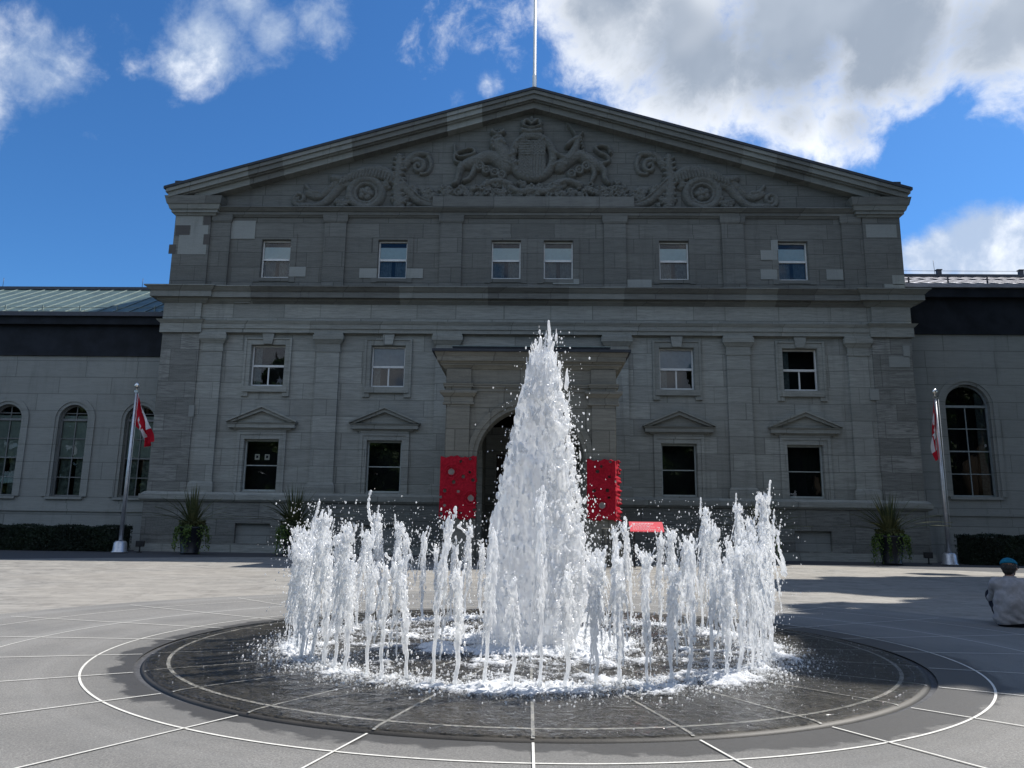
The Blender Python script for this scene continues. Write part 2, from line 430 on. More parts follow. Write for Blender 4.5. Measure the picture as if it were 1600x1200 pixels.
def watermat(name, tr=0.42, clear=0.12, tint=(0.99, 0.99, 0.99)):
    """aerated water: scatters like foam, lets back light through, glints"""
    m, nt, out = new_mat(name); N = NT(nt)
    f = N.noise(N.mapping(N.pos(), (1, 1, 0.45)), 55, 4, 0.65)
    nb = N.bump(f, 0.25, 0.008)
    d = N.n('ShaderNodeBsdfDiffuse'); d.inputs[0].default_value = (*tint, 1); N.l(nb, d.inputs['Normal'])
    t = N.n('ShaderNodeBsdfTranslucent'); t.inputs[0].default_value = (*tint, 1); N.l(nb, t.inputs['Normal'])
    mx = N.n('ShaderNodeMixShader'); mx.inputs[0].default_value = tr
    N.l(d.outputs[0], mx.inputs[1]); N.l(t.outputs[0], mx.inputs[2])
    g = N.n('ShaderNodeBsdfGlossy'); g.inputs['Roughness'].default_value = 0.16; N.l(nb, g.inputs['Normal'])
    mx2 = N.n('ShaderNodeMixShader'); mx2.inputs[0].default_value = 0.10
    N.l(mx.outputs[0], mx2.inputs[1]); N.l(g.outputs[0], mx2.inputs[2])
    tp = N.n('ShaderNodeBsdfTransparent'); tp.inputs[0].default_value = (0.95, 0.97, 0.98, 1)
    mx3 = N.n('ShaderNodeMixShader'); mx3.inputs[0].default_value = clear
    N.l(mx2.outputs[0], mx3.inputs[1]); N.l(tp.outputs[0], mx3.inputs[2])
    N.l(mx3.outputs[0], out.inputs['Surface'])
    return m
M_water = watermat('aerated_water', 0.70, 0.16); M_water2 = watermat('aerated_water_jet', 0.70, 0.26)

# water film on the disc: thin sheet, white where the 'foam' attribute is high
def filmmat():
    m, nt, out = new_mat('water_film'); N = NT(nt)
    p = N.pos()
    at_ = N.n('ShaderNodeAttribute', attribute_name='foam')
    br = N.noise(p, 34, 6, 0.8, 1.5)
    br2 = N.noise(p, 8, 6, 0.75, 2.2)
    k = N.math('ADD', N.math('MULTIPLY', br, 0.55), N.math('MULTIPLY', br2, 0.45))
    fo = N.sstep(N.math('SUBTRACT', at_.outputs['Fac'], k), -0.04, 0.20)
    rip = N.math('ADD', N.math('MULTIPLY', N.noise(N.mapping(p, (1, 1.0, 1)), 7, 4, 0.6, 0.8), 1.0), N.math('MULTIPLY', N.noise(p, 30, 3, 0.6), 0.35))
    nb = N.bump(rip, 0.9, 0.035)
    tr = N.n('ShaderNodeBsdfTransparent'); tr.inputs[0].default_value = (0.95, 0.95, 0.94, 1)
    g = N.n('ShaderNodeBsdfGlossy'); g.inputs['Roughness'].default_value = 0.06; N.l(nb, g.inputs['Normal'])
    fr = N.n('ShaderNodeFresnel'); fr.inputs[0].default_value = 1.33; N.l(nb, fr.inputs['Normal'])
    mx = N.n('ShaderNodeMixShader'); N.l(fr.outputs[0], mx.inputs[0]); N.l(tr.outputs[0], mx.inputs[1]); N.l(g.outputs[0], mx.inputs[2])
    d = N.n('ShaderNodeBsdfDiffuse'); d.inputs[0].default_value = (0.66, 0.67, 0.68, 1)
    N.l(N.bump(br, 0.6, 0.02), d.inputs['Normal'])
    mx2 = N.n('ShaderNodeMixShader'); N.l(fo, mx2.inputs[0]); N.l(mx.outputs[0], mx2.inputs[1]); N.l(d.outputs[0], mx2.inputs[2])
    N.l(mx2.outputs[0], out.inputs['Surface'])
    return m
M_film = filmmat()

# ------------------------------------------------------------------ world and sun
SUNV = Vector((0.72, 0.45, 1.0)).normalized()
def build_world():
    w = bpy.data.worlds.new('World'); S.world = w; w.use_nodes = True
    nt = w.node_tree
    for n in list(nt.nodes): nt.nodes.remove(n)
    N = NT(nt)
    out = N.n('ShaderNodeOutputWorld'); bg = N.n('ShaderNodeBackground'); bg.inputs['Strength'].default_value = 0.088
    sky = N.n('ShaderNodeTexSky'); sky.sky_type = 'NISHITA'; sky.sun_disc = False
    sky.sun_elevation = math.asin(SUNV.z); sky.sun_rotation = math.atan2(SUNV.x, SUNV.y)
    sky.air_density = 0.9; sky.dust_density = 0.25; sky.ozone_density = 2.2; sky.altitude = 60
    hs = N.n('ShaderNodeHueSaturation'); hs.inputs['Saturation'].default_value = 1.12; hs.inputs['Value'].default_value = 1.0
    N.l(sky.outputs[0], hs.inputs['Color'])
    tc = N.n('ShaderNodeTexCoord'); d = tc.outputs['Generated']
    def blobs(lst):
        acc = None
        for (px, py, rad, wgt) in lst:
            c = ray(px, py).normalized()
            v = N.n('ShaderNodeVectorMath', operation='DISTANCE'); N.l(d, v.inputs[0]); v.inputs[1].default_value = c
            r = rad / 1200.0
            f = N.sstep(v.outputs['Value'], r * 1.25, 0.0, 0.0, wgt)
            acc = f if acc is None else N.math('MAXIMUM', acc, f)
        return acc
    big = blobs([(800, -40, 190, .62), (960, -10, 190, 1.0), (880, 50, 120, .55), (905, 130, 75, .62), (1000, 120, 110, .8), (1090, 60, 190, 1.15), (1120, 160, 90, .75), (1230, 60, 190, 1.2), (1240, 175, 95, .85), (1340, 190, 95, .9), (1400, 60, 170, 1.1),
                 (1350, 120, 120, 1.0), (1440, 140, 85, .8), (1540, 50, 150, 1.0), (1620, 20, 150, 1.0), (1590, 90, 60, .6), (1300, -90, 300, 1.3), (1000, -160, 260, 1.2),
                 (1700, -40, 200, 1.0), (1900, 100, 120, .9)])
    sml = blobs([(60, 105, 100, 1.05), (100, 105, 70, .85), (-60, 140, 110, 1.0), (60, 150, 65, .8), (330, 60, 95, 1.25), (420, 45, 80, 1.15), (375, 85, 65, 1.0), (290, 100, 70, 1.0), (385, 20, 95, 1.05), (500, 25, 75, 1.05), (465, 50, 60, .8), (285, 125, 45, .8), (215, 100, 45, .6), (205, 50, 45, .5),
                 (745, 20, 50, .62), (720, 150, 40, .6), (765, 130, 45, .62), (140, 213, 24, .5), (50, 345, 36, .45), (1530, 385, 85, 1.7), (1475, 400, 65, 1.6), (1600, 400, 90, 1.7), (1430, 400, 50, 1.3), (1700, 400, 110, 1.6),
                 (-300, 250, 120, .8), (-500, 100, 160, .9)])
    # unseen clouds behind the camera, thickened to brighten ambient light; window panes mirror them
    warp = N.n('ShaderNodeTexNoise'); warp.inputs['Scale'].default_value = 5.0; warp.inputs['Detail'].default_value = 3; N.l(d, warp.inputs['Vector'])
    wv = N.n('ShaderNodeVectorMath', operation='MULTIPLY_ADD'); N.l(warp.outputs['Color'], wv.inputs[0]); wv.inputs[1].default_value = (.07, .07, .07); N.l(d, wv.inputs[2])
    n1 = N.noise(wv.outputs[0], 9.0, 10, 0.62, 0.0)
    n2 = N.noise(wv.outputs[0], 26.0, 8, 0.66, 0.3)
    n3 = N.noise(wv.outputs[0], 3.2, 5, 0.55, 0.0)
    fb = N.math('ADD', N.math('MULTIPLY', N.math('SUBTRACT', n1, 0.5), 1.9), N.math('MULTIPLY', N.math('SUBTRACT', n2, 0.5), 0.75))
    back = N.sstep(n3, 0.36, 0.54, 0, 1.3)
    sepd = N.n('ShaderNodeSeparateXYZ'); N.l(d, sepd.inputs[0])
    behind = N.math('MULTIPLY', back, N.sstep(sepd.outputs[1], 0.15, -0.25))
    db = N.math('ADD', big, fb); ds = N.math('ADD', N.math('MULTIPLY', N.math('MAXIMUM', sml, behind), 1.0), fb)
    ab = N.sstep(db, 0.30, 0.95); as_ = N.sstep(ds, 0.38, 1.25, 0, 0.95)
    # grey shaded core for the large back-lit cloud
    core = N.sstep(N.math('ADD', big, N.math('MULTIPLY', fb, 0.42)), 0.58, 1.05)
    core = N.math('MULTIPLY', core, N.sstep(N.noise(wv.outputs[0], 4.0, 3, 0.5), 0.22, 0.46))
    cb = N.mix(core, (8.6, 8.9, 9.4), (2.9, 3.45, 4.3))
    soft = N.noise(wv.outputs[0], 7.0, 4, 0.5)
    cb = N.mix(N.sstep(soft, 0.40, 0.66, 0, 0.4), cb, (5.2, 5.8, 6.7))
    cs = N.mix(N.sstep(n1, 0.42, 0.66), (4.0, 4.9, 6.4), (8.2, 8.6, 9.2))
    tinted = N.mix(1.0, hs.outputs[0], (0.53, 0.89, 1.17), 'MULTIPLY')
    c = N.mix(as_, tinted, cs)
    c = N.mix(ab, c, cb)
    N.l(c, bg.inputs['Color']); N.l(bg.outputs[0], out.inputs['Surface'])
    w.cycles.sampling_method = 'MANUAL'; w.cycles.sample_map_resolution = 1024
build_world()
sun = bpy.data.lights.new('sun', 'SUN'); sun.energy = 4.9; sun.angle = math.radians(0.53); sun.color = (1.0, 0.965, 0.91)
so = bpy.data.objects.new('sun', sun); C.objects.link(so)
so.rotation_euler = SUNV.to_track_quat('Z', 'Y').to_euler(); so.location = (30, 20, 40)

# ------------------------------------------------------------------ ground
def annulus(name, r0, r1, z, mat, c=(FX, FY), seg=360, parent=None, a0=0.0, a1=2 * PI):
    t = np.linspace(a0, a1, seg + 1)
    V = np.concatenate([np.c_[c[0] + r0 * np.cos(t), c[1] + r0 * np.sin(t), np.full(seg + 1, z)],
                        np.c_[c[0] + r1 * np.cos(t), c[1] + r1 * np.sin(t), np.full(seg + 1, z)]])
    i = np.arange(seg); n = seg + 1
    F = np.c_[i, i + n, i + n + 1, i + 1]
    return V, F
def ground():
    mb = MB(); mb.face([(-900, -900, -0.03), (900, -900, -0.03), (900, 900, -0.03), (-900, 900, -0.03)])
    tag(mb.build('lawn', M_grass, fix=False), kind='structure')
    mb = MB(); mb.face([(-60, -30, -0.018), (60, -30, -0.018), (60, 41, -0.018), (-60, 41, -0.018)])
    tag(mb.build('drive', M_road, fix=False), kind='structure')
    V, F = annulus('x', 7.2, 25.9, -0.010, M_sett)
    tag(mesh_np('stone_plaza', V, F, M_sett), kind='structure')
    # grey asphalt circle round the basin, with an uneven worn border of small stone
    V, F = annulus('x', 3.79, 7.45, 0.0, M_asph)
    tag(mesh_np('plaza_circle', V, F, M_asph), kind='structure')
    # inlaid lines: rings and radials every fifteen degrees
    Vs, Fs, k = [], [], 0
    def add(V, F):
        nonlocal k
        Vs.append(V); Fs.append(F + k); k += len(V)
    w = 0.0075
    for r, ww in ((4.19, 0.0095), (5.28, w), (6.42, w)):
        add(*annulus('x', r - ww, r + ww, 0.004, None))
    for i in range(24):
        a = math.radians(i * 15 + 0.3); ca, sa = math.cos(a), math.sin(a)
        r0, r1 = 3.80, 7.05
        pts = [(FX + ca * r0 + sa * w, FY + sa * r0 - ca * w, 0.0075), (FX + ca * r1 + sa * w, FY + sa * r1 - ca * w, 0.0075),
               (FX + ca * r1 - sa * w, FY + sa * r1 + ca * w, 0.0075), (FX + ca * r0 - sa * w, FY + sa * r0 + ca * w, 0.0075)]
        add(np.array(pts), np.array([[0, 1, 2, 3]]))
    tag(mesh_np('paving_lines', np.concatenate(Vs), np.concatenate(Fs), M_line), kind='structure')
ground()

def fountain_disc():
    root = empty('fountain_basin', (FX, FY, 0))
    tag(root, 'round wet dark granite fountain disc with rounded rim and white inlaid lines', 'fountain basin')
    # profile: slightly domed top, rounded rim, narrow drain slot
    prof = [(0.0, 0.020), (1.0, 0.020), (2.0, 0.019), (3.0, 0.016), (3.6, 0.012), (3.68, 0.009), (3.715, 0.002), (3.735, -0.010), (3.742, -0.03), (3.742, -0.06)]
    mb = MB(); mb.lathe(prof, 240); mb.build('disc', M_disc, root)
    mb = MB(); mb.lathe([(3.742, -0.05), (3.80, -0.05), (3.80, -0.001)], 240); mb.build('drain_slot', M_slot, root)
    # lines inlaid in the disc
    def zt(r): return float(np.interp(r, [p[0] for p in prof], [p[1] for p in prof])) + 0.0035
    mb = MB()
    seg = 300; w = 0.016
    for i in range(seg):
        a, b = 2 * PI * i / seg, 2 * PI * (i + 1) / seg
        z = zt(3.52)
        mb.face([((3.52 - w) * math.cos(a), (3.52 - w) * math.sin(a), z), ((3.52 + w) * math.cos(a), (3.52 + w) * math.sin(a), z),
                 ((3.52 + w) * math.cos(b), (3.52 + w) * math.sin(b), z), ((3.52 - w) * math.cos(b), (3.52 - w) * math.sin(b), z)])
    rs = [1.4, 2.0, 2.6, 3.0, 3.3, 3.6, 3.66, 3.69, 3.705, 3.715]
    ws = 0.011
    for i in range(24):
        a = math.radians(i * 15 + 0.3); ca, sa = math.cos(a), math.sin(a)
        for r0, r1 in zip(rs[:-1], rs[1:]):
            z0, z1 = zt(r0) + 0.003, zt(r1) + 0.003
            mb.face([(ca * r0 + sa * ws, sa * r0 - ca * ws, z0), (ca * r1 + sa * ws, sa * r1 - ca * ws, z1),
                     (ca * r1 - sa * ws, sa * r1 + ca * ws, z1), (ca * r0 - sa * ws, sa * r0 + ca * ws, z0)])
    mb.build('inlaid_lines', M_linew, root, fix=False)
    # thin sheet of water with foam
    nr, na = 300, 720
    rr = np.linspace(0.02, 3.70, nr); aa = np.linspace(0, 2 * PI, na, endpoint=False)
    R, A = np.meshgrid(rr, aa, indexing='ij')
    X = R * np.cos(A); Y = R * np.sin(A)
    # value noise field
    def vn(x, y, s, seed):
        g = np.random.default_rng(seed).random((64, 64))
        xi = x * s; yi = y * s; x0 = np.floor(xi).astype(int); y0 = np.floor(yi).astype(int)
        fx = xi - x0; fy = yi - y0; fx = fx * fx * (3 - 2 * fx); fy = fy * fy * (3 - 2 * fy)
        G = lambda i, j: g[i % 64, j % 64]
        return (G(x0, y0) * (1 - fx) + G(x0 + 1, y0) * fx) * (1 - fy) + (G(x0, y0 + 1) * (1 - fx) + G(x0 + 1, y0 + 1) * fx) * fy
    f1 = vn(X, Y, 3.1, 1); f2 = vn(X, Y, 8.3, 2); f3 = vn(X, Y, 19.0, 3); f4 = vn(X, Y, 43.0, 4)
    turb = 0.4 * f1 + 0.3 * f2 + 0.2 * f3 + 0.1 * f4
    side = 0.5 + 0.5 * np.cos(A)                       # more splash drifts to +x
    ring = np.exp(-((R - 2.45) / 0.30) ** 2)
    outer = np.exp(-np.clip(R - 2.45, 0, None) / (0.20 + 0.50 * side)) * (R > 2.45)
    inner = np.exp(-np.clip(R - 0.75, 0, None) / 0.45)
    foam = 0.24 * ring + 0.44 * outer + 0.56 * inner + 0.36 * (R < 2.45)
    foam = foam * (0.05 + 1.85 * turb) * (R < 3.66)
    foam = np.clip(foam, 0, 1)
    zb = np.interp(R, [p[0] for p in prof], [p[1] for p in prof]) + 0.010
    Z = zb + 0.006 * (f2 - .5) + 0.004 * (f3 - 0.5) + np.clip(foam - 0.42, 0, 1) * (0.05 * f3 + 0.06 * f4)
    V = np.c_[X.ravel(), Y.ravel(), Z.ravel()]
    i, j = np.meshgrid(np.arange(nr - 1), np.arange(na), indexing='ij')
    j2 = (j + 1) % na
    F = np.stack([i * na + j, (i + 1) * na + j, (i + 1) * na + j2, i * na + j2], -1).reshape(-1, 4)
    o = mesh_np('water_film', V, F, M_film, None, True)
    o.location = (FX, FY, 0)
    at_ = o.data.attributes.new('foam', 'FLOAT', 'POINT'); at_.data.foreach_set('value', foam.ravel().astype(np.float32))
    tag(o, kind='structure')
fountain_disc()

# ------------------------------------------------------------------ water
def vnoise3(shape, cells, seed):
    """smooth 3-D value noise on a grid; cells = number of cells per axis"""
    g = np.random.default_rng(seed).random([c + 2 for c in cells]).astype(np.float32)
    for ax in range(3):
        n = shape[ax]; t = np.linspace(0, cells[ax], n, endpoint=False); i = t.astype(int); f = (t - i); f = f * f * (3 - 2 * f)
        g = np.moveaxis(g, ax, 0)
        fs = f.reshape(-1, *([1] * (g.ndim - 1))).astype(np.float32)
        g = g[i] * (1 - fs) + g[i + 1] * fs
        g = np.moveaxis(g, 0, ax)
    return g

class Field:
    """metaball-like density field turned into one mesh"""
    def __init__(s, lo, hi, vox):
        s.lo = np.array(lo, float); s.vox = vox
        s.shape = tuple(int(math.ceil((h - l) / vox)) + 1 for l, h in zip(lo, hi))
        s.a = np.zeros(s.shape, np.float32)
        s.ax = [s.lo[i] + np.arange(s.shape[i]) * vox for i in range(3)]
    def blob(s, c, r, w=1.0):
        r = np.asarray(r, float); sl = []
        for i in range(3):
            a = int((c[i] - r[i] - s.lo[i]) / s.vox); b = int((c[i] + r[i] - s.lo[i]) / s.vox) + 2
            a = max(a, 0); b = min(b, s.shape[i])
            if b <= a: return
            sl.append(slice(a, b))
        X = (s.ax[0][sl[0]] - c[0]) / r[0]; Y = (s.ax[1][sl[1]] - c[1]) / r[1]; Z = (s.ax[2][sl[2]] - c[2]) / r[2]
        q = 1 - (X[:, None, None] ** 2 + Y[None, :, None] ** 2 + Z[None, None, :] ** 2)
        np.clip(q, 0, None, out=q)
        s.a[sl[0], sl[1], sl[2]] += (w * q * q).astype(np.float32)
    def strand(s, pts, rad, w=1.3, gap=0.0):
        pts = np.asarray(pts, float)
        if not hasattr(rad, '__len__'): rad = [rad] * len(pts)
        for p, q, r0, r1 in zip(pts[:-1], pts[1:], rad[:-1], rad[1:]):
            L = np.linalg.norm(q - p); n = max(1, int(L / (0.55 * min(r0, r1) + 1e-6)))
            if gap and random.random() < gap: continue
            for t in np.arange(n) / n:
                r = r0 + (r1 - r0) * t
                s.blob(p + (q - p) * t, (r, r, r * 1.3), w * 0.6)
    def mesh(s, iso=0.32):
        g = openvdb.FloatGrid(background=iso)
        g.copyFromArray(np.ascontiguousarray(iso - s.a))
        pts, _t, quads = g.convertToPolygons(isovalue=0.0)
        return np.asarray(pts, float) * s.vox + s.lo, np.asarray(quads)[:, ::-1].astype(np.int64)

def octa_drops(P, R, stretch):
    """small rounded droplets: 18-vert ellipsoids"""
    dirs = []
    for z, n, off in ((0.0, 6, 0), (0.7, 4, 0.4), (-0.7, 4, 0.4)):
        rr = math.sqrt(1 - z * z)
        for i in range(n): a = 2 * PI * i / n + off; dirs.append((rr * math.cos(a), rr * math.sin(a), z))
    dirs.append((0, 0, 1)); dirs.append((0, 0, -1))
    bm = bmesh.new()
    for d in dirs: bm.verts.new(d)
    bmesh.ops.convex_hull(bm, input=bm.verts); bmesh.ops.triangulate(bm, faces=bm.faces)
    bm.verts.index_update()
    D = np.array([v.co[:] for v in bm.verts]); Fc = np.array([[v.index for v in f.verts] for f in bm.faces]); bm.free()
    n = len(P)
    sc = np.c_[R, R, R * stretch]
    V = (P[:, None, :] + D[None] * sc[:, None, :]).reshape(-1, 3)
    F = (Fc[None] + (np.arange(n) * len(D))[:, None, None]).reshape(-1, 3)
    return V, F

def join_q(V1, F1, V2, T2):
    """join quads with triangles (triangles as degenerate-free: build via tri split)"""
    F1t = np.concatenate([F1[:, [0, 1, 2]], F1[:, [0, 2, 3]]])
    return np.concatenate([V1, V2]), np.concatenate([F1t, T2 + len(V1)])

def central_plume():
    R = np.random.default_rng(11)
    # shape measured on the plume: half width and axis against height
    zz = [0.0, 0.35, 1.05, 1.68, 2.10, 2.53, 2.85, 3.08, 3.24, 3.40]
    rr = [0.59, 0.58, 0.51, 0.425, 0.345, 0.27, 0.19, 0.115, 0.03, -0.15]
    cc = [0.09, 0.085, 0.065, 0.06, 0.075, 0.10, 0.115, 0.12, 0.11, 0.11]
    cx0, cy0 = 0.0, 0.0
    vox = 0.0115
    F = Field((-0.75, -0.75, -0.02), (1.05, 0.75, 3.65), vox)
    X, Y, Z = np.meshgrid(*[a.astype(np.float32) for a in F.ax], indexing='ij', sparse=True)
    env = np.interp(F.ax[2], zz, rr).astype(np.float32)[None, None, :]
    cx = np.interp(F.ax[2], zz, cc).astype(np.float32)[None, None, :]
    D = np.sqrt((X - cx) ** 2 + (Y) ** 2)
    sh = F.shape
    n1 = vnoise3(sh, (6, 5, 5), 1); n2 = vnoise3(sh, (15, 12, 12), 2); n3 = vnoise3(sh, (38, 32, 30), 3); n4 = vnoise3(sh, (75, 62, 90), 4)
    nn = 0.46 * n1 + 0.28 * n2 + 0.16 * n3 + 0.10 * n4 - 0.5
    # torn, holed water on the sunlit right; denser on the left
    ragged = np.clip((X - cx) / (env + 0.05) * 0.5 + 0.5, 0, 1)
    core = (env * (0.93 - 0.17 * ragged) - D) / 0.10 + nn * (3.0 + 3.2 * ragged)
    body = np.clip(0.32 + core * 0.35, -0.4, 0.9)
    F.a = body.astype(np.float32)
    F.a[D > env * 1.12 + 0.035] = 0
    F.a = np.maximum(F.a, 0)
    # surface lumps and strings
    for i in range(4800):
        z = 3.15 * R.random() ** 0.85
        e = max(.03, np.interp(z, zz, rr)); c = np.interp(z, zz, cc)
        a = R.random() * 2 * PI
        rad = e * (0.90 + 0.16 * R.random())
        s = 0.010 + 0.013 * R.random() ** 2
        if math.cos(a) < 0.1 and z < 2.6 and R.random() < 0.72: continue
        F.blob((c + rad * math.cos(a), rad * math.sin(a), z), (s, s, s * (1.6 + 3.6 * R.random())), 0.9)
    # spray on the right-hand side
    for i in range(1700):
        z = 0.25 + 2.3 * R.random()
        e = np.interp(z, zz, rr); c = np.interp(z, zz, cc)
        a = R.normal(0, 0.75)
        rad = e * (0.95 + 0.38 * R.random() ** 1.6)
        s = 0.008 + 0.012 * R.random() ** 2
        F.blob((c + rad * math.cos(a), rad * math.sin(a), z), (s, s, s * (1 + 2.0 * R.random())), 1.2)
    # tips
    for (x0, z0, x1, z1, r) in ((0.10, 2.95, 0.065, 3.50, .022), (0.055, 2.75, 0.072, 3.30, .016), (0.18, 3.0, 0.185, 3.56, .032), (0.25, 3.0, 0.275, 3.46, .025), (0.30, 2.95, 0.27, 3.40, .018), (0.20, 3.1, 0.215, 3.30, .05),
                               (0.36, 2.75, 0.40, 3.0, .03), (-0.08, 2.4, -0.14, 2.66, .02), (-0.18, 1.9, -0.215, 2.32, .022), (-0.30, 1.35, -0.36, 1.62, .03),
                               (-0.10, 2.6, -0.06, 2.95, .024), (-0.24, 1.75, -0.30, 2.02, .024), (0.03, 2.9, 0.0, 3.08, .02), (0.38, 2.55, 0.42, 2.74, .014)):
        k = 9; pts = []; rs = []
        ph = R.random() * 6
        for i in range(k):
            t = i / (k - 1)
            pts.append((x0 + (x1 - x0) * t + 0.012 * math.sin(ph + 5 * t), -0.05 + 0.1 * R.random() * 0.3, z0 + (z1 - z0) * t)); rs.append(r * (1.15 - 0.75 * t) * (0.8 + 0.4 * R.random()))
        F.strand(pts, rs)
    # holes and tears where the back light shows through the right-hand side
    tear = vnoise3(sh, (46, 40, 52), 8) * 0.65 + vnoise3(sh, (20, 18, 16), 9) * 0.35
    F.a *= (1 - np.clip(ragged - 0.35, 0, 0.5) * 2.2 * np.clip((tear - 0.50) * 9, 0, 1)).astype(np.float32)
    # ragged crown of shreds at the very top
    for i in range(70):
        z0 = 2.75 + 0.45 * R.random(); e = max(.04, np.interp(z0, zz, rr)); c = np.interp(z0, zz, cc); a = R.random() * 2 * PI
        x0 = c + e * .8 * math.cos(a); y0 = e * .8 * math.sin(a); L = 0.10 + 0.22 * R.random(); r = .010 + .014 * R.random(); m = 7
        F.strand([(x0 + (.03 * math.cos(a)) * j / m + R.normal(0, .004), y0 + .03 * math.sin(a) * j / m, z0 + L * j / m) for j in range(m + 1)], [r * (1.2 - .75 * j / m) * (.6 + .8 * R.random()) for j in range(m + 1)])
    F.a[:, :, 1:-1] = (F.a[:, :, :-2] + 2 * F.a[:, :, 1:-1] + F.a[:, :, 2:]) * .25
    F.a[1:-1] = (F.a[:-2] + 4 * F.a[1:-1] + F.a[2:]) / 6; F.a[:, 1:-1] = (F.a[:, :-2] + 4 * F.a[:, 1:-1] + F.a[:, 2:]) / 6
    V, Q = F.mesh(0.28)
    # free droplets
    n = 1500
    z = 0.1 + 3.3 * R.random(n); e = np.maximum(.05, np.interp(z, zz, rr)); c = np.interp(z, zz, cc)
    a = np.where(R.random(n) < 0.62, R.normal(0, 0.7, n), R.random(n) * 2 * PI)
    rad = e + 0.02 + R.exponential(0.075, n)
    P = np.c_[c + rad * np.cos(a), rad * np.sin(a), z]
    rs = 0.0035 + 0.008 * R.random(n) ** 3
    V2, T2 = octa_drops(P, rs, 1 + 0.9 * R.random(n))
    V, T = join_q(V, Q, V2, T2)
    o = mesh_np('water_plume', V, T, M_water, None, True, 3)
    o.location = (FX, FY, 0.015)
    tag(o, 'tall white foaming plume of water rising from the centre of the fountain', 'water plume')
central_plume()

def jet_variant(seed, H, wide, lean):
    R = np.random.default_rng(seed)
    vox = 0.0078
    F = Field((-0.24, -0.24, 0.0), (0.24, 0.24, H + 0.42), vox)
    tn = lambda sg: float(np.clip(R.normal(0, sg), -1.9 * sg, 1.9 * sg))
    # stem, slightly wobbling and thickening as it rises
    k = 46; ph = R.random(4) * 6
    zs = np.linspace(0, H, k)
    px = lean[0] * (zs / H) ** 2 + 0.010 * np.sin(zs * 6 + ph[0]) + 0.007 * np.sin(zs * 21 + ph[1])
    py = lean[1] * (zs / H) ** 2 + 0.010 * np.sin(zs * 5.3 + ph[2]) + 0.007 * np.sin(zs * 18 + ph[3])
    r = (0.021 + 0.013 * (zs / H) ** 2) * (0.75 + 0.5 * R.random(k))
    F.strand(np.c_[px, py, zs], r, 1.6)
    # torn froth clinging to the upper stem: many small drawn-out shreds
    for i in range(int(300 * wide + 90)):
        t = 0.30 + 0.74 * R.random() ** 0.75
        z = t * H
        w = 0.008 + 0.040 * wide * max(0.0, (t - 0.28)) ** 0.9
        s = 0.008 + 0.013 * R.random() ** 2.2
        F.blob((np.interp(z, zs, px) + tn(w), np.interp(z, zs, py) + tn(w), z + tn(.02)), (s, s, s * (1.4 + 2.6 * R.random())), 1.0)
    # a few clots at the crest
    for i in range(int(3 + 5 * wide)):
        s = 0.020 + 0.014 * R.random()
        F.blob((px[-1] + tn(.016 + .016 * wide), py[-1] + tn(.016 + .016 * wide), H - 0.14 * R.random()), (s, s, s * 1.2), 0.9)
    # fingers thrown up from the head
    for i in range(R.integers(2, 6)):
        x, y = px[-1] + tn(.025), py[-1] + tn(.025)
        hgt = 0.03 + 0.15 * R.random() ** 2; dx, dy = tn(.07), tn(.07)
        m = 9; pts = [(x + dx * (j / m) ** 1.2 + tn(.004), y + dy * (j / m) ** 1.2, H - 0.06 + (hgt + 0.06) * j / m) for j in range(m + 1)]
        r0 = 0.008 + 0.009 * R.random(); rs = [r0 * (0.5 + 1.1 * R.random()) for j in range(m + 1)]
        F.strand(pts, rs, 1.3, 0.16); F.blob(pts[-1], (r0 * 1.5, r0 * 1.5, r0 * 2.2), 1.4)
    # strings falling beside the stem, breaking into beads
    for i in range(int(6 + 13 * wide)):
        a = R.random() * 2 * PI; d = 0.03 + 0.085 * R.random() * (0.35 + wide)
        z1 = H * (0.97 - 0.3 * R.random()); L = H * (0.12 + 0.55 * R.random())
        z0 = max(0.04, z1 - L); m = 22
        pts = []; rs = []
        for j in range(m + 1):
            t = j / m
            pts.append((px[-1] * 0.8 + math.cos(a) * d * (0.40 + 0.8 * t) + tn(.004), py[-1] * 0.8 + math.sin(a) * d * (0.40 + 0.8 * t) + tn(.004), z1 - (z1 - z0) * t))
            rs.append((0.0125 - 0.004 * t) * (0.35 + 1.1 * R.random()))
        F.strand(pts, rs, 1.25, 0.12)
    # a broken chain of beads thrown above the crest
    zz_ = H + 0.08
    if R.random() < 0.6:
        while zz_ < H + 0.36:
            q = 0.007 + 0.009 * R.random() ** 2; F.blob((px[-1] + tn(.03), py[-1] + tn(.03), zz_), (q, q, q * (1.0 + .8 * R.random())), 1.6); zz_ += 0.04 + 0.07 * R.random()
    nz = vnoise3(F.shape, (16, 16, max(8, int(F.shape[2] / 9))), seed + 1)
    F.a *= (0.45 + 1.1 * nz)
    F.a[:, :, 1:-1] = (F.a[:, :, :-2] + 2 * F.a[:, :, 1:-1] + F.a[:, :, 2:]) * .25
    V, Q = F.mesh()
    n = int(90 + 90 * wide)
    z = 0.02 + (H + 0.12) * R.random(n) ** 0.7
    d = np.minimum(R.exponential(0.045 + 0.03 * wide, n) + 0.02, .3); a = R.random(n) * 2 * PI
    P = np.c_[d * np.cos(a) + px[-1] * 0.5, d * np.sin(a) + py[-1] * 0.5, z]
    V2, T2 = octa_drops(P, 0.0026 + 0.0062 * R.random(n) ** 2.6, 1 + 1.4 * R.random(n))
    V, T = join_q(V, Q, V2, T2)
    # skirt of splash at the foot
    n = 60
    d = R.exponential(0.06, n); a = R.random(n) * 2 * PI
    P = np.c_[d * np.cos(a), d * np.sin(a), 0.005 + 0.06 * R.random(n) * np.exp(-d * 5)]
    V3, T3 = octa_drops(P, 0.004 + 0.009 * R.random(n) ** 2, 0.8 + 0.8 * R.random(n))
    T = np.concatenate([T, T3 + len(V)]); V = np.concatenate([V, V3])
    return V, T

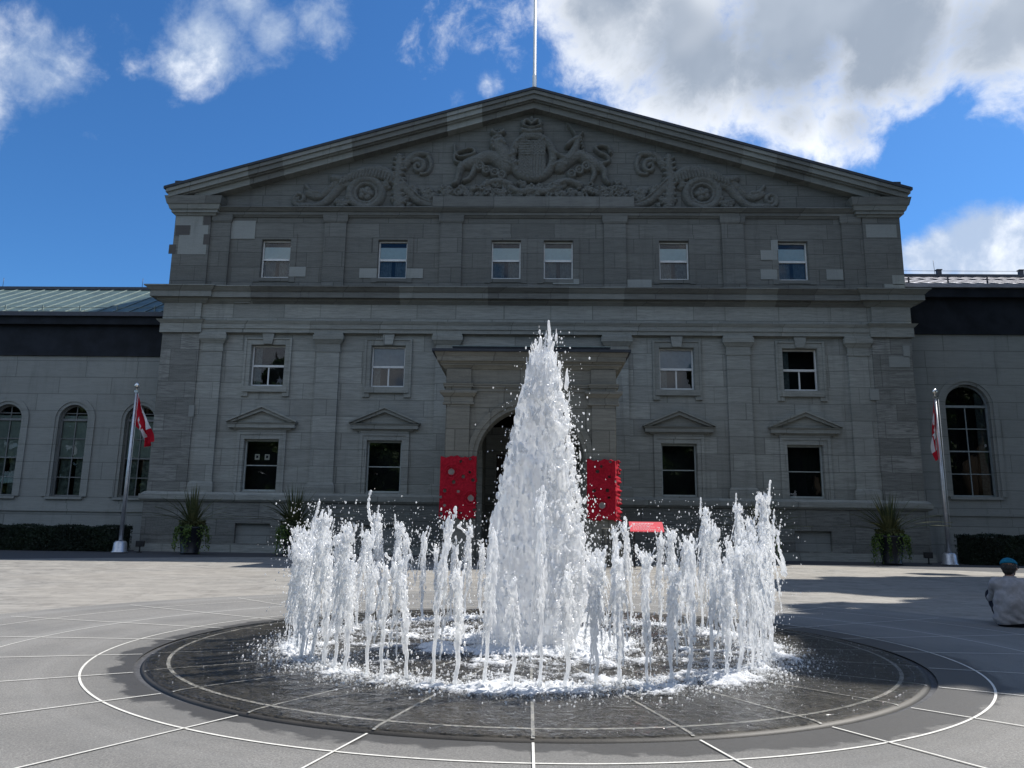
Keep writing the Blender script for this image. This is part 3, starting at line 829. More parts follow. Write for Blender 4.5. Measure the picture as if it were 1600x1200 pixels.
def ring_jets():
    R = np.random.default_rng(5)
    protos = []
    specs = [(1.12, .45, (.03, 0)), (1.24, .8, (-.04, .02)), (1.00, .25, (.02, .03)), (1.30, .9, (.05, -.02)), (1.16, .2, (-.02, 0)), (1.06, .95, (.0, .05)),
             (1.22, .4, (.04, .04)), (0.96, .7, (-.05, 0)), (1.20, 1.1, (.02, -.04)), (1.04, .15, (0, 0)), (1.28, .5, (-.03, -.03)), (1.14, 1.2, (.05, .02))]
    for i, (h, w, l) in enumerate(specs):
        V, T = jet_variant(100 + i, h, w, l)
        protos.append((V, T))
    meshes = []
    base = None
    n = 72
    for i in range(n):
        a = 2 * PI * (i + 0.35) / n
        right = math.cos(a); front = -math.sin(a)
        # side jets are broader and frothier than those at the front
        if abs(right) > 0.62: k = [1, 3, 5, 8, 11, 7, 0][int(R.integers(0, 7))]
        else: k = [0, 2, 4, 6, 9, 10, 5, 7][int(R.integers(0, 8))]
        while len(meshes) <= k: meshes.append(None)
        if meshes[k] is None:
            o = mesh_np('water_jet', *protos[k], M_water2, None, True, 3); meshes[k] = o
        else:
            o = meshes[k].copy(); C.objects.link(o)
        r = 2.42 + R.normal(0, 0.02)
        o.location = (FX + r * math.cos(a), FY + r * math.sin(a), 0.018)
        s = 0.72 + 0.34 * R.random() + (0.05 if abs(right) > 0.7 else 0)
        if right > 0.62: s += 0.05
        o.rotation_euler = (R.normal(0, 0.03), R.normal(0, 0.03), R.random() * 2 * PI)
        sx = 0.78 + 0.25 * R.random()
        o.scale = (sx, sx, s)
        if front > 0.72: lab = 'slender white water jet in the near arc of the fountain ring'
        elif front < -0.72: lab = 'white water jet in the far arc of the fountain ring'
        elif right < 0: lab = 'frothy white water jet crowded at the left side of the fountain ring'
        else: lab = 'frothy white water jet crowded at the right side of the fountain ring'
        tag(o, lab, 'water jet', 'water jets in the %s of the fountain ring' % ('near arc' if front > 0.72 else 'far arc' if front < -0.72 else 'left side' if right < 0 else 'right side'))
ring_jets()

def splash():
    R = np.random.default_rng(9)
    Ps, Rs = [], []
    # foam and leaping drops round the ring, the plume and drifting off to the right
    St = []
    def lay(n, a, r, h, rad, st, cx=0.0):
        r = np.minimum(r, 3.62)
        Ps.append(np.c_[cx + r * np.cos(a), r * np.sin(a), 0.018 + h]); Rs.append(rad); St.append(st)
    U = R.random
    n = 17000; lay(n, U(n) * 2 * PI, 2.44 + R.normal(0, 0.20, n), R.exponential(0.018, n), 0.0028 + 0.008 * U(n) ** 3, 0.6 + .8 * U(n))
    n = 6500; lay(n, R.normal(-0.10, 0.75, n), 2.5 + R.exponential(0.34, n), R.exponential(0.002, n), 0.0018 + 0.0055 * U(n) ** 3, 0.30 + .3 * U(n))
    n = 3000; lay(n, R.normal(PI + 0.1, 0.6, n), 2.5 + R.exponential(0.22, n), R.exponential(0.002, n), 0.0018 + 0.005 * U(n) ** 3, 0.30 + .3 * U(n))
    n = 4200; lay(n, U(n) * 2 * PI, np.abs(0.62 + R.exponential(0.26, n)), R.exponential(0.035, n), 0.004 + 0.011 * U(n) ** 3, 0.8 + .8 * U(n), 0.15)
    n = 3800; lay(n, U(n) * 2 * PI, 2.5 * np.sqrt(U(n)), R.exponential(0.02, n), 0.003 + 0.007 * U(n) ** 3, 0.6 + .8 * U(n))
    n = 3000; lay(n, U(n) * 2 * PI, 2.44 + R.normal(0, 0.15, n), 1.45 * U(n) ** 0.8, 0.0022 + 0.006 * U(n) ** 3.2, 0.9 + .9 * U(n))
    P = np.concatenate(Ps); Rr = np.concatenate(Rs)
    V, T = octa_drops(P, Rr, np.concatenate(St))
    o = mesh_np('splash_drops', V, T, M_water2, None, True, 3)
    o.location = (FX, FY, 0)
    tag(o, 'white foam flecks and flying drops around the feet of the jets', 'water splash', kind='stuff')
    # leaping ropes of water among the jets on the near side and the tall thin bursts
    for bi, (x, y, h, lab) in enumerate(((-1.33, 6.75, 1.55, 'tall broken string of drops leaping highest above the left half of the jet ring'),
                                        (2.45, 7.55, 1.36, 'forked spurt of water leaping above the right side of the jet ring'),
                                        (-2.02, 7.5, 1.5, 'short curled spurt of water leaping above the left side of the jet ring'))):
        F = Field((-0.16, -0.16, 0.0), (0.16, 0.16, 1.0), 0.008)
        z = 0.0
        while z < 0.86:
            s = (0.022 * (1 - z * 0.45)) * (0.5 + 0.8 * R.random())
            F.blob((0.025 * math.sin(z * 7 + bi), R.normal(0, .006), z), (s, s, s * 2.0), 1.6); z += 0.020 + (0.006 if bi == 2 else 0.03) * z * R.random()
            if bi == 1: F.blob((-0.09 * z + 0.02 * math.sin(z * 9), 0.01, z * 0.7), (s * .8, s * .8, s * 1.6), 1.5)
            if R.random() < 0.4: F.blob((R.normal(0, .05), R.normal(0, .03), z), (s * .5, s * .5, s * .8), 1.5)
        V, Q = F.mesh()
        o = mesh_np('water_spurt', V, Q, M_water2, None, True)
        o.location = (x, y, h - 0.55); o.scale = (1, 1, 0.62)
        tag(o, lab, 'water spurt')
splash()

# ------------------------------------------------------------------ buildings
def wall_open(mb, x0, x1, z0, z1, y, holes, depth, tf=None, m=0, thick=None):
    """wall face at y with rectangular or arched openings; holes = (cx, hw, zb, zt, arch); zt is the crown"""
    tf = tf or (lambda x, yy, z: (x, yy, z))
    def q(pts): mb.face([tf(*p) for p in pts], m)
    xs = sorted({x0, x1} | {h[0] - h[1] for h in holes} | {h[0] + h[1] for h in holes})
    zs = sorted({z0, z1} | {h[2] for h in holes} | {h[3] for h in holes})
    ys = [y] if thick is None else [y, y + thick]
    for yy in ys:
        for a, b in zip(xs[:-1], xs[1:]):
            for c, d in zip(zs[:-1], zs[1:]):
                mx, mz = (a + b) / 2, (c + d) / 2
                if any(abs(mx - h[0]) < h[1] and h[2] < mz < h[3] for h in holes): continue
                q([(a, yy, c), (b, yy, c), (b, yy, d), (a, yy, d)])
        for cx, hw, zb, zt, arch in holes:
            if not arch: continue
            n = 20; zc = zt - hw
            pts = [(cx - hw * math.cos(PI * i / n), zc + hw * math.sin(PI * i / n)) for i in range(n + 1)]
            for (xa, za), (xb, zb2) in zip(pts[:-1], pts[1:]):
                q([(xa, yy, za), (xb, yy, zb2), (xb, yy, zt), (xa, yy, zt)])
    for cx, hw, zb, zt, arch in holes:
        if arch:
            n = 20; zc = zt - hw
            pts = [(cx - hw, zb)] + [(cx - hw * math.cos(PI * i / n), zc + hw * math.sin(PI * i / n)) for i in range(n + 1)] + [(cx + hw, zb)]
        else:
            pts = [(cx - hw, zb), (cx - hw, zt), (cx + hw, zt), (cx + hw, zb)]
        for p, r in zip(pts, pts[1:] + pts[:1]):
            if arch and zb <= 0.02 and p[1] == r[1] == zb: continue
            q([(p[0], y, p[1]), (r[0], y, r[1]), (r[0], y + depth, r[1]), (p[0], y + depth, p[1])])

YW = 38.0
mansion = empty('stone_mansion', (0, YW, 0))
tag(mansion, 'large grey stone mansion with carved triangular pediment behind the fountain', 'mansion')
def mpart(mb, name, mats, parent=None, bevel=0.0, fix=True):
    o = mb.build(name, mats, parent or mansion, bevel, fix)
    if parent is None or parent is mansion: o.location = (0, -YW, 0)
    return o
CX1 = (-13.48, -7.30, 7.30, 13.46)
CX3 = (-13.48, -7.32, -1.38, 1.34, 7.32, 13.42)

def sash_window(cx, hw, z0, z1, y, kind):
    """frame > pane, blind ...; y = outer wall plane"""
    yf = y + 0.20
    mat = M_frgr if kind == 'ground' else M_frame
    mb = MB(); t = 0.07
    mb.box(cx - hw, cx - hw + t, yf, yf + 0.12, z0, z1); mb.box(cx + hw - t, cx + hw, yf, yf + 0.12, z0, z1)
    mb.box(cx - hw + t, cx + hw - t, yf, yf + 0.12, z1 - t, z1); mb.box(cx - hw + t, cx + hw - t, yf - 0.05, yf + 0.12, z0, z0 + t * 1.2)
    zm = (z0 + z1) / 2
    if kind == 'ground': mb.box(cx - hw + t, cx + hw - t, yf + 0.02, yf + 0.09, zm - 0.02, zm + 0.025)
    else: mb.box(cx - hw + t, cx + hw - t, yf - 0.02, yf + 0.10, zm - 0.055, zm + 0.055)
    if kind == 'first': mb.box(cx - 0.035, cx + 0.035, yf + 0.03, yf + 0.09, z0 + t * 1.2, zm - 0.055)
    f = mpart(mb, 'window', mat)
    mb = MB(); mb.face([(cx - hw + t, yf + 0.06, z0 + t), (cx + hw - t, yf + 0.06, z0 + t), (cx + hw - t, yf + 0.06, z1 - t), (cx - hw + t, yf + 0.06, z1 - t)])
    mb.build('pane', M_glass, f, fix=False)
    mb = MB()      # the unlit room behind
    mb.box(cx - hw - 0.3, cx + hw + 0.3, yf + 0.9, yf + 1.0, z0 - 0.3, z1 + 0.3)
    mb.build('dark_room', M_room, f)
    if kind == 'upper':
        mb = MB(); mb.box(cx - hw + t, cx + hw - t, yf + 0.075, yf + 0.085, zm + 0.02, z1 - 0.32); mb.build('blind', M_blind, f)
        mb = MB(); k = 14
        for i in range(k):
            a = cx - hw + t + (2 * hw - 2 * t) * i / k; b = cx - hw + t + (2 * hw - 2 * t) * (i + 1) / k
            if abs((a + b) / 2 - cx) < 0.10: continue
            mb.face([(a, yf + 0.20, z0), ((a + b) / 2, yf + 0.17, z0), ((a + b) / 2, yf + 0.17, zm), (a, yf + 0.20, zm)])
            mb.face([((a + b) / 2, yf + 0.17, z0), (b, yf + 0.20, z0), (b, yf + 0.20, zm), ((a + b) / 2, yf + 0.17, zm)])
        mb.build('curtain', M_curt, f, fix=False)
    if kind == 'first':
        mb = MB(); mb.box(cx - hw + t, cx - hw + 0.42, yf + 0.22, yf + 0.24, z0, z1); mb.build('curtain', M_curt, f)
        if abs(cx) < 9:
            mb = MB(); mb.box(cx - hw + t, cx + hw - t, yf + 0.085, yf + 0.095, zm + 0.06, z1 - 0.1); mb.build('blind', M_skyrefl, f)  # panel added for the pane's sky reflection, which is put into its colour
    return f

def build_mansion():
    XE = 18.95
    # --- walls, with real openings
    holes = []
    for cx in CX1: holes += [(cx, 0.86, 2.95, 5.51, False), (cx, 0.86, 8.25, 10.37, False)]
    holes.append((0, 1.7, 2.87, 4.9, False))
    mb = MB(); wall_open(mb, -17.0, 17.0, 2.86, 11.0, YW, holes, 0.4)
    mpart(mb, 'wall', M_low)
    holes = [(cx, 0.76, 14.0, 16.08, False) for cx in CX3]
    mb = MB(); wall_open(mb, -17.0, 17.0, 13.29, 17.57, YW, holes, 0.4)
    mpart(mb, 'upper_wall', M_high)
    mb = MB(); mb.box(-XE + .1, XE - .1, YW + 1.6, YW + 22, 0, 17.6); mpart(mb, 'core_wall', M_low)
    # --- plinth with blind basement panels
    holes = [(s * 13.5, 0.87, 0.42, 1.37, False) for s in (-1, 1)] + [(s * 7.3, 0.87, 0.42, 1.37, False) for s in (-1, 1)]
    mb = MB(); wall_open(mb, -19.0, 19.0, -0.02, 2.39, YW - 0.34, holes, 0.22)
    mb.face([(-19.0, YW - .34, 0), (-19.0, YW + 4, 0), (-19.0, YW + 4, 2.39), (-19.0, YW - .34, 2.39)]); mb.face([(19.0, YW - .34, 0), (19.0, YW + 4, 0), (19.0, YW + 4, 2.39), (19.0, YW - .34, 2.39)])
    mpart(mb, 'plinth', M_plinth)
    for s in (-13.5, -7.3, 7.3, 13.5):
        mb = MB(); mb.box(s - 0.9, s + 0.9, YW - 0.13, YW - 0.05, 0.4, 1.4); mpart(mb, 'basement_panel', M_wing)
    mb = MB()
    mb.fr(-19.0, 19.0, YW - .30, 2.39, 2.50, 0.10, 0.20, yback=YW + .1); mb.fr(-19.0, 19.0, YW - .30, 2.50, 2.74, 0.20, 0.20, yback=YW + .1); mb.fr(-19.0, 19.0, YW - .30, 2.74, 2.862, 0.14, 0.02, yback=YW + .1)
    mb.fr(-19.02, 19.02, YW - .34, -0.02, 0.34, 0.14, 0.10, yback=YW)
    mpart(mb, 'plinth_moulding', M_trim)
    # --- end piers
    for s in (-1, 1):
        a, b = sorted((s * 17.0, s * XE))
        mb = MB(); mb.box(*sorted((s * 16.70, s * 17.02)), YW - .15, YW + .05, 2.862, 10.985); mpart(mb, 'pier_return', M_low)
        mb = MB(); mb.box(*sorted((s * 16.70, s * 17.08)), YW - .10, YW + .05, 13.30, 17.33); mpart(mb, 'pier_return', M_high)
        mb = MB(); mb.box(a, b, YW - 0.23, YW + 3, 2.86, 11.0); mpart(mb, 'end_pier', M_pier)
        mb = MB(); mb.box(a + (0.0 if s > 0 else .05), b - (.05 if s > 0 else 0), YW - 0.20, YW + 3, 13.29, 17.4); mpart(mb, 'upper_end_pier', M_high if s > 0 else M_high)
    # --- pilasters: shaft, base and capital
    for cx in (-16.3, -10.35, -4.28, 4.28, 10.35, 16.3):
        hw = 0.52 if abs(cx) > 15 else 0.60
        mb = MB()
        mb.hexa([(cx - hw, YW - .18, 3.40), (cx + hw, YW - .18, 3.40), (cx + hw, YW + .02, 3.40), (cx - hw, YW + .02, 3.40)],
                [(cx - hw * .96, YW - .18, 10.0), (cx + hw * .96, YW - .18, 10.0), (cx + hw * .96, YW + .02, 10.0), (cx - hw * .96, YW + .02, 10.0)])
        p = mpart(mb, 'pilaster', M_low)
        mb = MB(); mb.fr(cx - hw, cx + hw, YW - .18, 2.862, 3.16, .12, .12); mb.fr(cx - hw, cx + hw, YW - .18, 3.16, 3.28, .12, .09); mb.fr(cx - hw, cx + hw, YW - .18, 3.28, 3.40, .10, .02)
        mb.build('base', M_trim, p)
        mb = MB(); mb.fr(cx - hw, cx + hw, YW - .18, 10.0, 10.10, .04, .04); mb.fr(cx - hw * .97, cx + hw * .97, YW - .18, 10.10, 10.42, .02, .02); mb.fr(cx - hw, cx + hw, YW - .18, 10.42, 10.62, .04, .16); mb.fr(cx - hw, cx + hw, YW - .18, 10.62, 10.86, .18, .18); mb.fr(cx - hw, cx + hw, YW - .18, 10.86, 10.98, .15, .13)
        mb.build('capital', M_trim, p)
    for cx in (-16.4, -10.38, -4.27, 4.27, 10.35, 16.4):
        hw = 0.46 if abs(cx) > 15 else 0.57
        mb = MB(); mb.box(cx - hw, cx + hw, YW - .12, YW + .02, 13.29, 17.0)
        p = mpart(mb, 'upper_pilaster', M_high)
        mb = MB(); mb.fr(cx - hw, cx + hw, YW - .12, 17.0, 17.1, .02, .07); mb.fr(cx - hw, cx + hw, YW - .12, 17.1, 17.4, .07, .09); mb.build('capital', M_trimh, p)
    # --- lower entablature
    mb = MB()
    mb.fr(-18.9, 18.9, YW - .20, 10.98, 11.18, .05, .05, yback=YW + .3); mb.fr(-18.9, 18.9, YW - .20, 11.18, 11.42, .10, .10, yback=YW + .3); mb.fr(-18.9, 18.9, YW - .20, 11.42, 11.57, .12, .20, yback=YW + .3)
    for s in (-1, 1):
        a, b = sorted((s * 17.0, s * 18.97)); mb.fr(a, b, YW - .28, 10.94, 11.44, .09, .09, yback=YW); mb.fr(a, b, YW - .28, 11.44, 11.60, .12, .26, yback=YW)
    mpart(mb, 'architrave', M_trim)
    mb = MB(); mb.box(-18.9, 18.9, YW - .19, YW + .3, 11.57, 12.5)
    for s in (-1, 1):
        a, b = sorted((s * 17.02, s * 18.98)); mb.box(a, b, YW - .33, YW, 11.605, 12.5)
    mpart(mb, 'frieze', M_low)
    mb = MB()
    for z0, z1, p0, p1 in ((12.5, 12.62, .06, .22), (12.62, 12.74, .25, .28), (12.74, 13.0, .52, .52), (13.0, 13.06, .48, .50), (13.06, 13.24, .54, .72), (13.24, 13.30, .76, .76)):
        xc = [-16.9, -14.4, -11.0, -6.75, -4.3, -2.25, 1.85, 4.65, 7.6, 10.75, 12.3, 16.9]
        for k, (a, b) in enumerate(zip(xc[:-1], xc[1:])):
            mb.fr(a, b, YW - .12, z0, z1, p0, p1, e=0.0, yback=YW + .3, m={0: 1, 3: 1, 4: 1, 6: 1, 9: 1}.get(k, 0))
        for s in (-1, 1):
            a, b = sorted((s * 16.9, s * 19.03)); mb.fr(a, b, YW - .24, z0 + .002, z1 + .002, p0, p1, yback=YW + .3, m=1)
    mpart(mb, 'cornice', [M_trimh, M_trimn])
    # --- pediment
    mb = MB()
    for z0, z1, p0, p1 in ((17.32, 17.42, .06, .14), (17.42, 17.58, .18, .18), (17.58, 17.74, .24, .42), (17.74, 17.80, .44, .40)):
        mb.fr(-18.5, 18.5, YW, z0, z1, p0, p1, yback=YW + .3)
    for z0, z1, p0, p1 in ((17.32, 17.44, .05, .12), (17.44, 17.60, .20, .20), (17.60, 17.85, .28, .36), (17.85, 18.25, .40, .50)):
        for s in (-1, 1):
            a, b = sorted((s * 16.8, s * 18.85)); mb.fr(a, b, YW - .22, z0 + .003, z1 + .003, p0, p1, yback=YW + .6, m=1 if z1 < 17.9 else 0)
    mpart(mb, 'pediment_cornice', [M_trimh, M_trimn])
    SL = 0.294; ZA = 24.38
    yfr = YW - 0.85
    def chev(mb, t0, t1, xe, yf, yb=YW + 0.5):
        # raked course between vertical drops t0 and t1, split into long stones
        for s in (-1, 1):
            cuts = [0, 2.75, 4.6, 8.2, 9.6, 11.3, 13.2, 15.0, 16.6, xe] if s < 0 else [0, 3.4, 7.0, 10.9, 12.6, 14.4, 16.2, 17.6, xe]
            new = {2.75: 2, 9.6: 1, 11.3: 1, 15.0: 1, 16.6: 1} if s < 0 else {10.9: 1, 14.4: 1, 16.2: 1}
            for a, b in zip(cuts[:-1], cuts[1:]):
                p = [(s * a, ZA - SL * a - t1), (s * b, ZA - SL * b - t1), (s * b, ZA - SL * b - t0), (s * a, ZA - SL * a - t0)]
                if s < 0: p = p[::-1]
                mb.prism(p, yf, yb, new.get(a, 0) if yb < YW + 2 else 0)
    mb = MB()
    chev(mb, 0.14, 0.34, 19.25, yfr); chev(mb, 0.34, 0.60, 19.15, yfr + .10); chev(mb, 0.60, 0.66, 18.9, yfr + .24); chev(mb, 0.66, 0.98, 17.9, yfr + .40)
    mpart(mb, 'raking_cornice', [M_trimh, M_trimn, M_lite])
    mb = MB(); chev(mb, 0.0, 0.14, 19.35, yfr - .06, YW + 22)
    for s in (-1, 1): mb.box(*sorted((s * 17.9, s * 18.85)), yfr + .1, YW + 1.0, 18.83, 19.06)
    mpart(mb, 'roof', M_lead)
    # tympanum wall
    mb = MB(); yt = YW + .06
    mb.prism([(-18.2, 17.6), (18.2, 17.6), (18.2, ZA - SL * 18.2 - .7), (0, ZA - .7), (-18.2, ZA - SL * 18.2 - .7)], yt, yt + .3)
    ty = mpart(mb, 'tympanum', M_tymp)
    # relief carving: height field drawn with strokes and bosses
    us = 0.0345
    x0, x1, zl, zh, st = -13.2, 13.2, 17.82, 23.1, 0.033
    nx = int((x1 - x0) / st); nz = int((zh - zl) / st)
    gx = x0 + np.arange(nx + 1) * st; gz = zl + np.arange(nz + 1) * st
    X, Z = np.meshgrid(gx, gz, indexing='ij'); H = np.zeros_like(X)
    R = np.random.default_rng(3)
    def P(px, py): return ((px - 834.5) * us, 18.37 + (312 - py) * 0.0365)
    def stroke(pts, w, h, mir=False, w1=None, px=True):
        nonlocal H
        q = [P(*p) for p in pts] if px else pts
        # smooth the polyline
        q = np.array(q)
        if len(q) > 2:
            t = np.linspace(0, len(q) - 1, len(q) * 5); i = np.clip(t.astype(int), 0, len(q) - 2); f = (t - i)[:, None]
            qm = np.concatenate([q[:1], q, q[-1:]])
            p0, p1, p2, p3 = qm[i], qm[i + 1], qm[i + 2], qm[np.clip(i + 3, 0, len(qm) - 1)]
            q = 0.5 * (2 * p1 + (p2 - p0) * f + (2 * p0 - 5 * p1 + 4 * p2 - p3) * f ** 2 + (3 * p1 - p0 - 3 * p2 + p3) * f ** 3)
        n = len(q) - 1
        for k in range(n):
            a, b = q[k], q[k + 1]
            ww = w if w1 is None else w + (w1 - w) * k / n
            lo = np.minimum(a, b) - ww; hi = np.maximum(a, b) + ww
            for sg in ((1, -1) if mir else (1,)):
                ax, bx = a[0] * sg, b[0] * sg
                i0 = max(0, int((min(ax, bx) - ww - x0) / st)); i1 = min(nx + 1, int((max(ax, bx) + ww - x0) / st) + 2)
                j0 = max(0, int((lo[1] - zl) / st)); j1 = min(nz + 1, int((hi[1] - zl) / st) + 2)
                if i1 <= i0 or j1 <= j0: continue
                xx = X[i0:i1, j0:j1]; zz = Z[i0:i1, j0:j1]
                dx, dz = bx - ax, b[1] - a[1]; L = dx * dx + dz * dz + 1e-9
                t = np.clip(((xx - ax) * dx + (zz - a[1]) * dz) / L, 0, 1)
                d = np.hypot(xx - ax - t * dx, zz - a[1] - t * dz) / ww
                hh = h * np.sqrt(np.clip(1 - d * d, 0, 1))
                H[i0:i1, j0:j1] = np.maximum(H[i0:i1, j0:j1], hh)
    def boss(px, py, r, h, mir=False): stroke([(px, py), (px + .01, py)], r, h, mir)
    def spiral(px, py, r, turns, w, h, cw=1, a0=0.0, mir=True):
        pts = [(px + r * (1 - 0.82 * t) * math.cos(a0 + cw * turns * 2 * PI * t), py + r * (1 - 0.82 * t) * math.sin(a0 + cw * turns * 2 * PI * t)) for t in np.linspace(0, 1, 16)]
        stroke(pts, w, h, mir, w * .6)
    mr = True
    # flanking scrollwork (drawn on the left, mirrored to the right)
    spiral(475, 312, 11, 1.4, .16, .26, 1, 1.4)
    stroke([(478, 323), (505, 322), (521, 311), (537, 292), (548, 288)], .20, .28, mr, .26)
    stroke([(488, 303), (500, 308), (512, 303), (522, 294), (534, 284)], .22, .24, mr)
    stroke([(484, 292), (492, 300), (503, 302)], .13, .26, mr)
    stroke([(526, 280), (545, 281), (560, 273), (580, 266), (602, 267), (617, 276)], .24, .36, mr)
    for i in range(17):
        t = i / 16; px = 540 + 78 * t; py = 284 - 12 * math.sin(PI * t * 0.9) + 2
        stroke([(px, py - 6), (px - 2.5, py + 4)], .11, .40, mr)
    th = np.linspace(0, 2 * PI, 22)
    stroke([(577 + 25 * math.cos(a), 303 + 22 * math.sin(a)) for a in th], .22, .34, mr)
    stroke([(577 + 17 * math.cos(a), 303 + 15 * math.sin(a)) for a in th], .11, .24, mr)
    for a in np.linspace(0, 2 * PI, 6)[:-1]: boss(577 + 7 * math.cos(a), 303 + 6 * math.sin(a), .20, .26, mr)
    boss(577, 303, .16, .36, mr)
    stroke([(627, 246), (627, 262), (625, 285), (628, 322)], .20, .36, mr, .3)
    for k in range(9): stroke([(627, 252 + 8 * k), (620 - (k % 3), 248 + 8 * k)], .12, .34, mr); stroke([(627, 252 + 8 * k), (634 + (k % 3), 249 + 8 * k)], .12, .34, mr)
    spiral(656, 261, 11, 1.3, .17, .30, 1, -2.2)
    stroke([(636, 258), (645, 246), (658, 241), (671, 242)], .25, .32, mr, .14); stroke([(668, 240), (676, 255), (672, 270), (660, 273)], .16, .24, mr, .08)
    stroke([(632, 290), (645, 303), (660, 316), (688, 325)], .26, .34, mr, .2)
    stroke([(632, 283), (650, 300), (668, 314), (690, 320)], .08, .38, mr)
    for (px, py, n, sx, sy) in ((545, 318, 16, 12, 4), (630, 317, 16, 14, 5), (675, 306, 22, 16, 7), (650, 296, 12, 8, 5), (610, 288, 8, 6, 5), (700, 300, 16, 9, 8)):
        for i in range(n):
            x, y = px + R.normal(0, sx * .5), py + R.normal(0, sy * .5); a = R.random() * 6
            stroke([(x, y), (x + 4 * math.cos(a), y + 3 * math.sin(a)), (x + 5 * math.cos(a + .8), y + 4 * math.sin(a + .8))], .09 + .05 * R.random(), .2 + .16 * R.random(), mr)
    # central arms: crown, oval band, quartered shield
    for a in np.linspace(-1, 1, 5): boss(831 + 13 * a, 193 - 4 * (1 - a * a), .17, .45)
    stroke([(817, 206), (831, 208), (845, 206)], .17, .5); stroke([(818, 199), (831, 203), (845, 199)], .08, .55)
    stroke([(818, 200), (822, 190), (831, 196)], .10, .5); stroke([(845, 200), (841, 190), (831, 196)], .10, .5); boss(831, 187, .12, .5)
    stroke([(812, 222), (820, 213), (831, 216), (843, 213), (852, 222)], .18, .42)
    stroke([(833 + 32 * math.cos(a), 247 + 33 * math.sin(a)) for a in np.linspace(0, 2 * PI, 26)], .26, .42)
    for a in np.linspace(0, 2 * PI, 27)[:-1]: boss(833 + 32 * math.cos(a), 247 + 33 * math.sin(a), .09, .50)
    # shield as flat plate
    cxs, czs = P(832, 248)
    sh = (np.abs(X - cxs) < 0.72) & (Z < czs + 0.95) & (Z > czs - 0.55 - 0.62 * np.sqrt(np.clip(1 - ((X - cxs) / .72) ** 2, 0, 1)))
    quarter = 0.36 + 0.05 * (np.abs(X - cxs) < .03) + 0.05 * (np.abs(Z - czs - 0.1) < .03)
    fine = 0.035 * (np.sin((Z) * 42) * (X < cxs) * (Z > czs + .1) + np.sin(X * 40) * (X > cxs) * (Z < czs + .1) + np.sin(X * 34) * np.sin(Z * 34) * ((X > cxs) == (Z > czs + .1)))
    H = np.where(sh, quarter + fine, H)
    # lion on the left
    stroke([(792, 262), (778, 250), (765, 246), (748, 252), (733, 258)], .42, .46, False, .34)
    stroke([(790, 250), (784, 234), (780, 226)], .45, .5)
    for a in np.linspace(0, 2 * PI, 12)[:-1]: boss(779 + 9 * math.cos(a), 226 + 10 * math.sin(a), .17, .50)
    boss(784, 224, .26, .60); boss(790, 227, .16, .58)
    stroke([(770, 208), (778, 212), (788, 208)], .13, .5)
    for x in (770, 776, 782, 788): boss(x, 206, .09, .5)
    stroke([(735, 256), (724, 262), (720, 272), (717, 286), (712, 289)], .27, .44, False, .14)
    stroke([(745, 258), (742, 270), (736, 280), (728, 284)], .2, .38, False, .12)
    stroke([(786, 244), (798, 246), (806, 240)], .17, .5); stroke([(790, 256), (802, 260), (808, 256)], .17, .5)
    stroke([(728, 258), (714, 254), (713, 243), (724, 237), (738, 234), (744, 240), (734, 245), (720, 247), (713, 240), (712, 228)], .10, .38)
    # unicorn on the right
    stroke([(875, 262), (890, 250), (905, 244), (920, 252), (935, 262)], .38, .46, False, .32)
    stroke([(890, 250), (898, 236), (902, 222)], .30, .5, False, .2); stroke([(902, 219), (893, 224), (886, 230)], .20, .55, False, .13)
    stroke([(899, 214), (893, 204), (887, 197)], .07, .5, False, .03); stroke([(905, 216), (910, 210)], .09, .5)
    for k in range(6): boss(907 + k * 1.2, 218 + k * 5, .12, .45)
    stroke([(886, 252), (872, 244), (864, 240)], .15, .5); stroke([(884, 260), (872, 258), (866, 262)], .15, .5)
    stroke([(935, 260), (943, 270), (944, 280), (950, 288)], .24, .42, False, .13); stroke([(922, 258), (928, 272), (924, 284)], .2, .38, False, .12)
    stroke([(938, 258), (950, 254), (948, 246), (936, 240), (930, 233), (938, 229), (950, 232), (953, 240)], .12, .38)
    # foliage and ribbon below
    stroke([(800, 296), (815, 302), (833, 299), (851, 302), (866, 296)], .22, .46); stroke([(760, 290), (780, 284), (800, 290)], .2, .38); stroke([(866, 290), (886, 284), (906, 290)], .2, .38)
    for i in range(150):
        x = R.uniform(700, 968); y = 309 - abs(R.normal(0, 1)) * 11 * (1 - 0.3 * abs(x - 834) / 134); y = max(y, 262 if abs(x - 834) > 40 else 284)
        a = R.random() * 6; s = 3 + 3 * R.random()
        stroke([(x, y), (x + s * math.cos(a), y + s * math.sin(a)), (x + s * 1.3 * math.cos(a + .9), y + s * 1.3 * math.sin(a + .9)), (x + s * .7 * math.cos(a + 1.6), y + s * .7 * math.sin(a + 1.6))], .07 + .07 * R.random(), .22 + .22 * R.random())
    for x, y in ((762, 268), (775, 272), (905, 268), (893, 274), (752, 262), (915, 262), (786, 276), (720, 303), (948, 303)):
        stroke([(x + 5 * math.cos(a), y + 5 * math.sin(a)) for a in th], .10, .40); boss(x, y, .12, .42)
    H = np.where(H > 0.02, H + 0.07 * (R.random(H.shape) - .5), H)
    keep = H > 0.015
    V = np.c_[X.ravel(), (yt + 0.01 - H * 0.9).ravel(), Z.ravel()]
    i, j = np.meshgrid(np.arange(nx), np.arange(nz), indexing='ij'); i = i.ravel(); j = j.ravel(); n1 = nz + 1
    F = np.stack([i * n1 + j, (i + 1) * n1 + j, (i + 1) * n1 + j + 1, i * n1 + j + 1], -1)
    kf = keep.ravel()[F].any(1); F = F[kf]
    used = np.unique(F); mp = np.zeros(len(V), int); mp[used] = np.arange(len(used))
    mesh_np('relief_carving', V[used], mp[F], M_carve, ty, True)
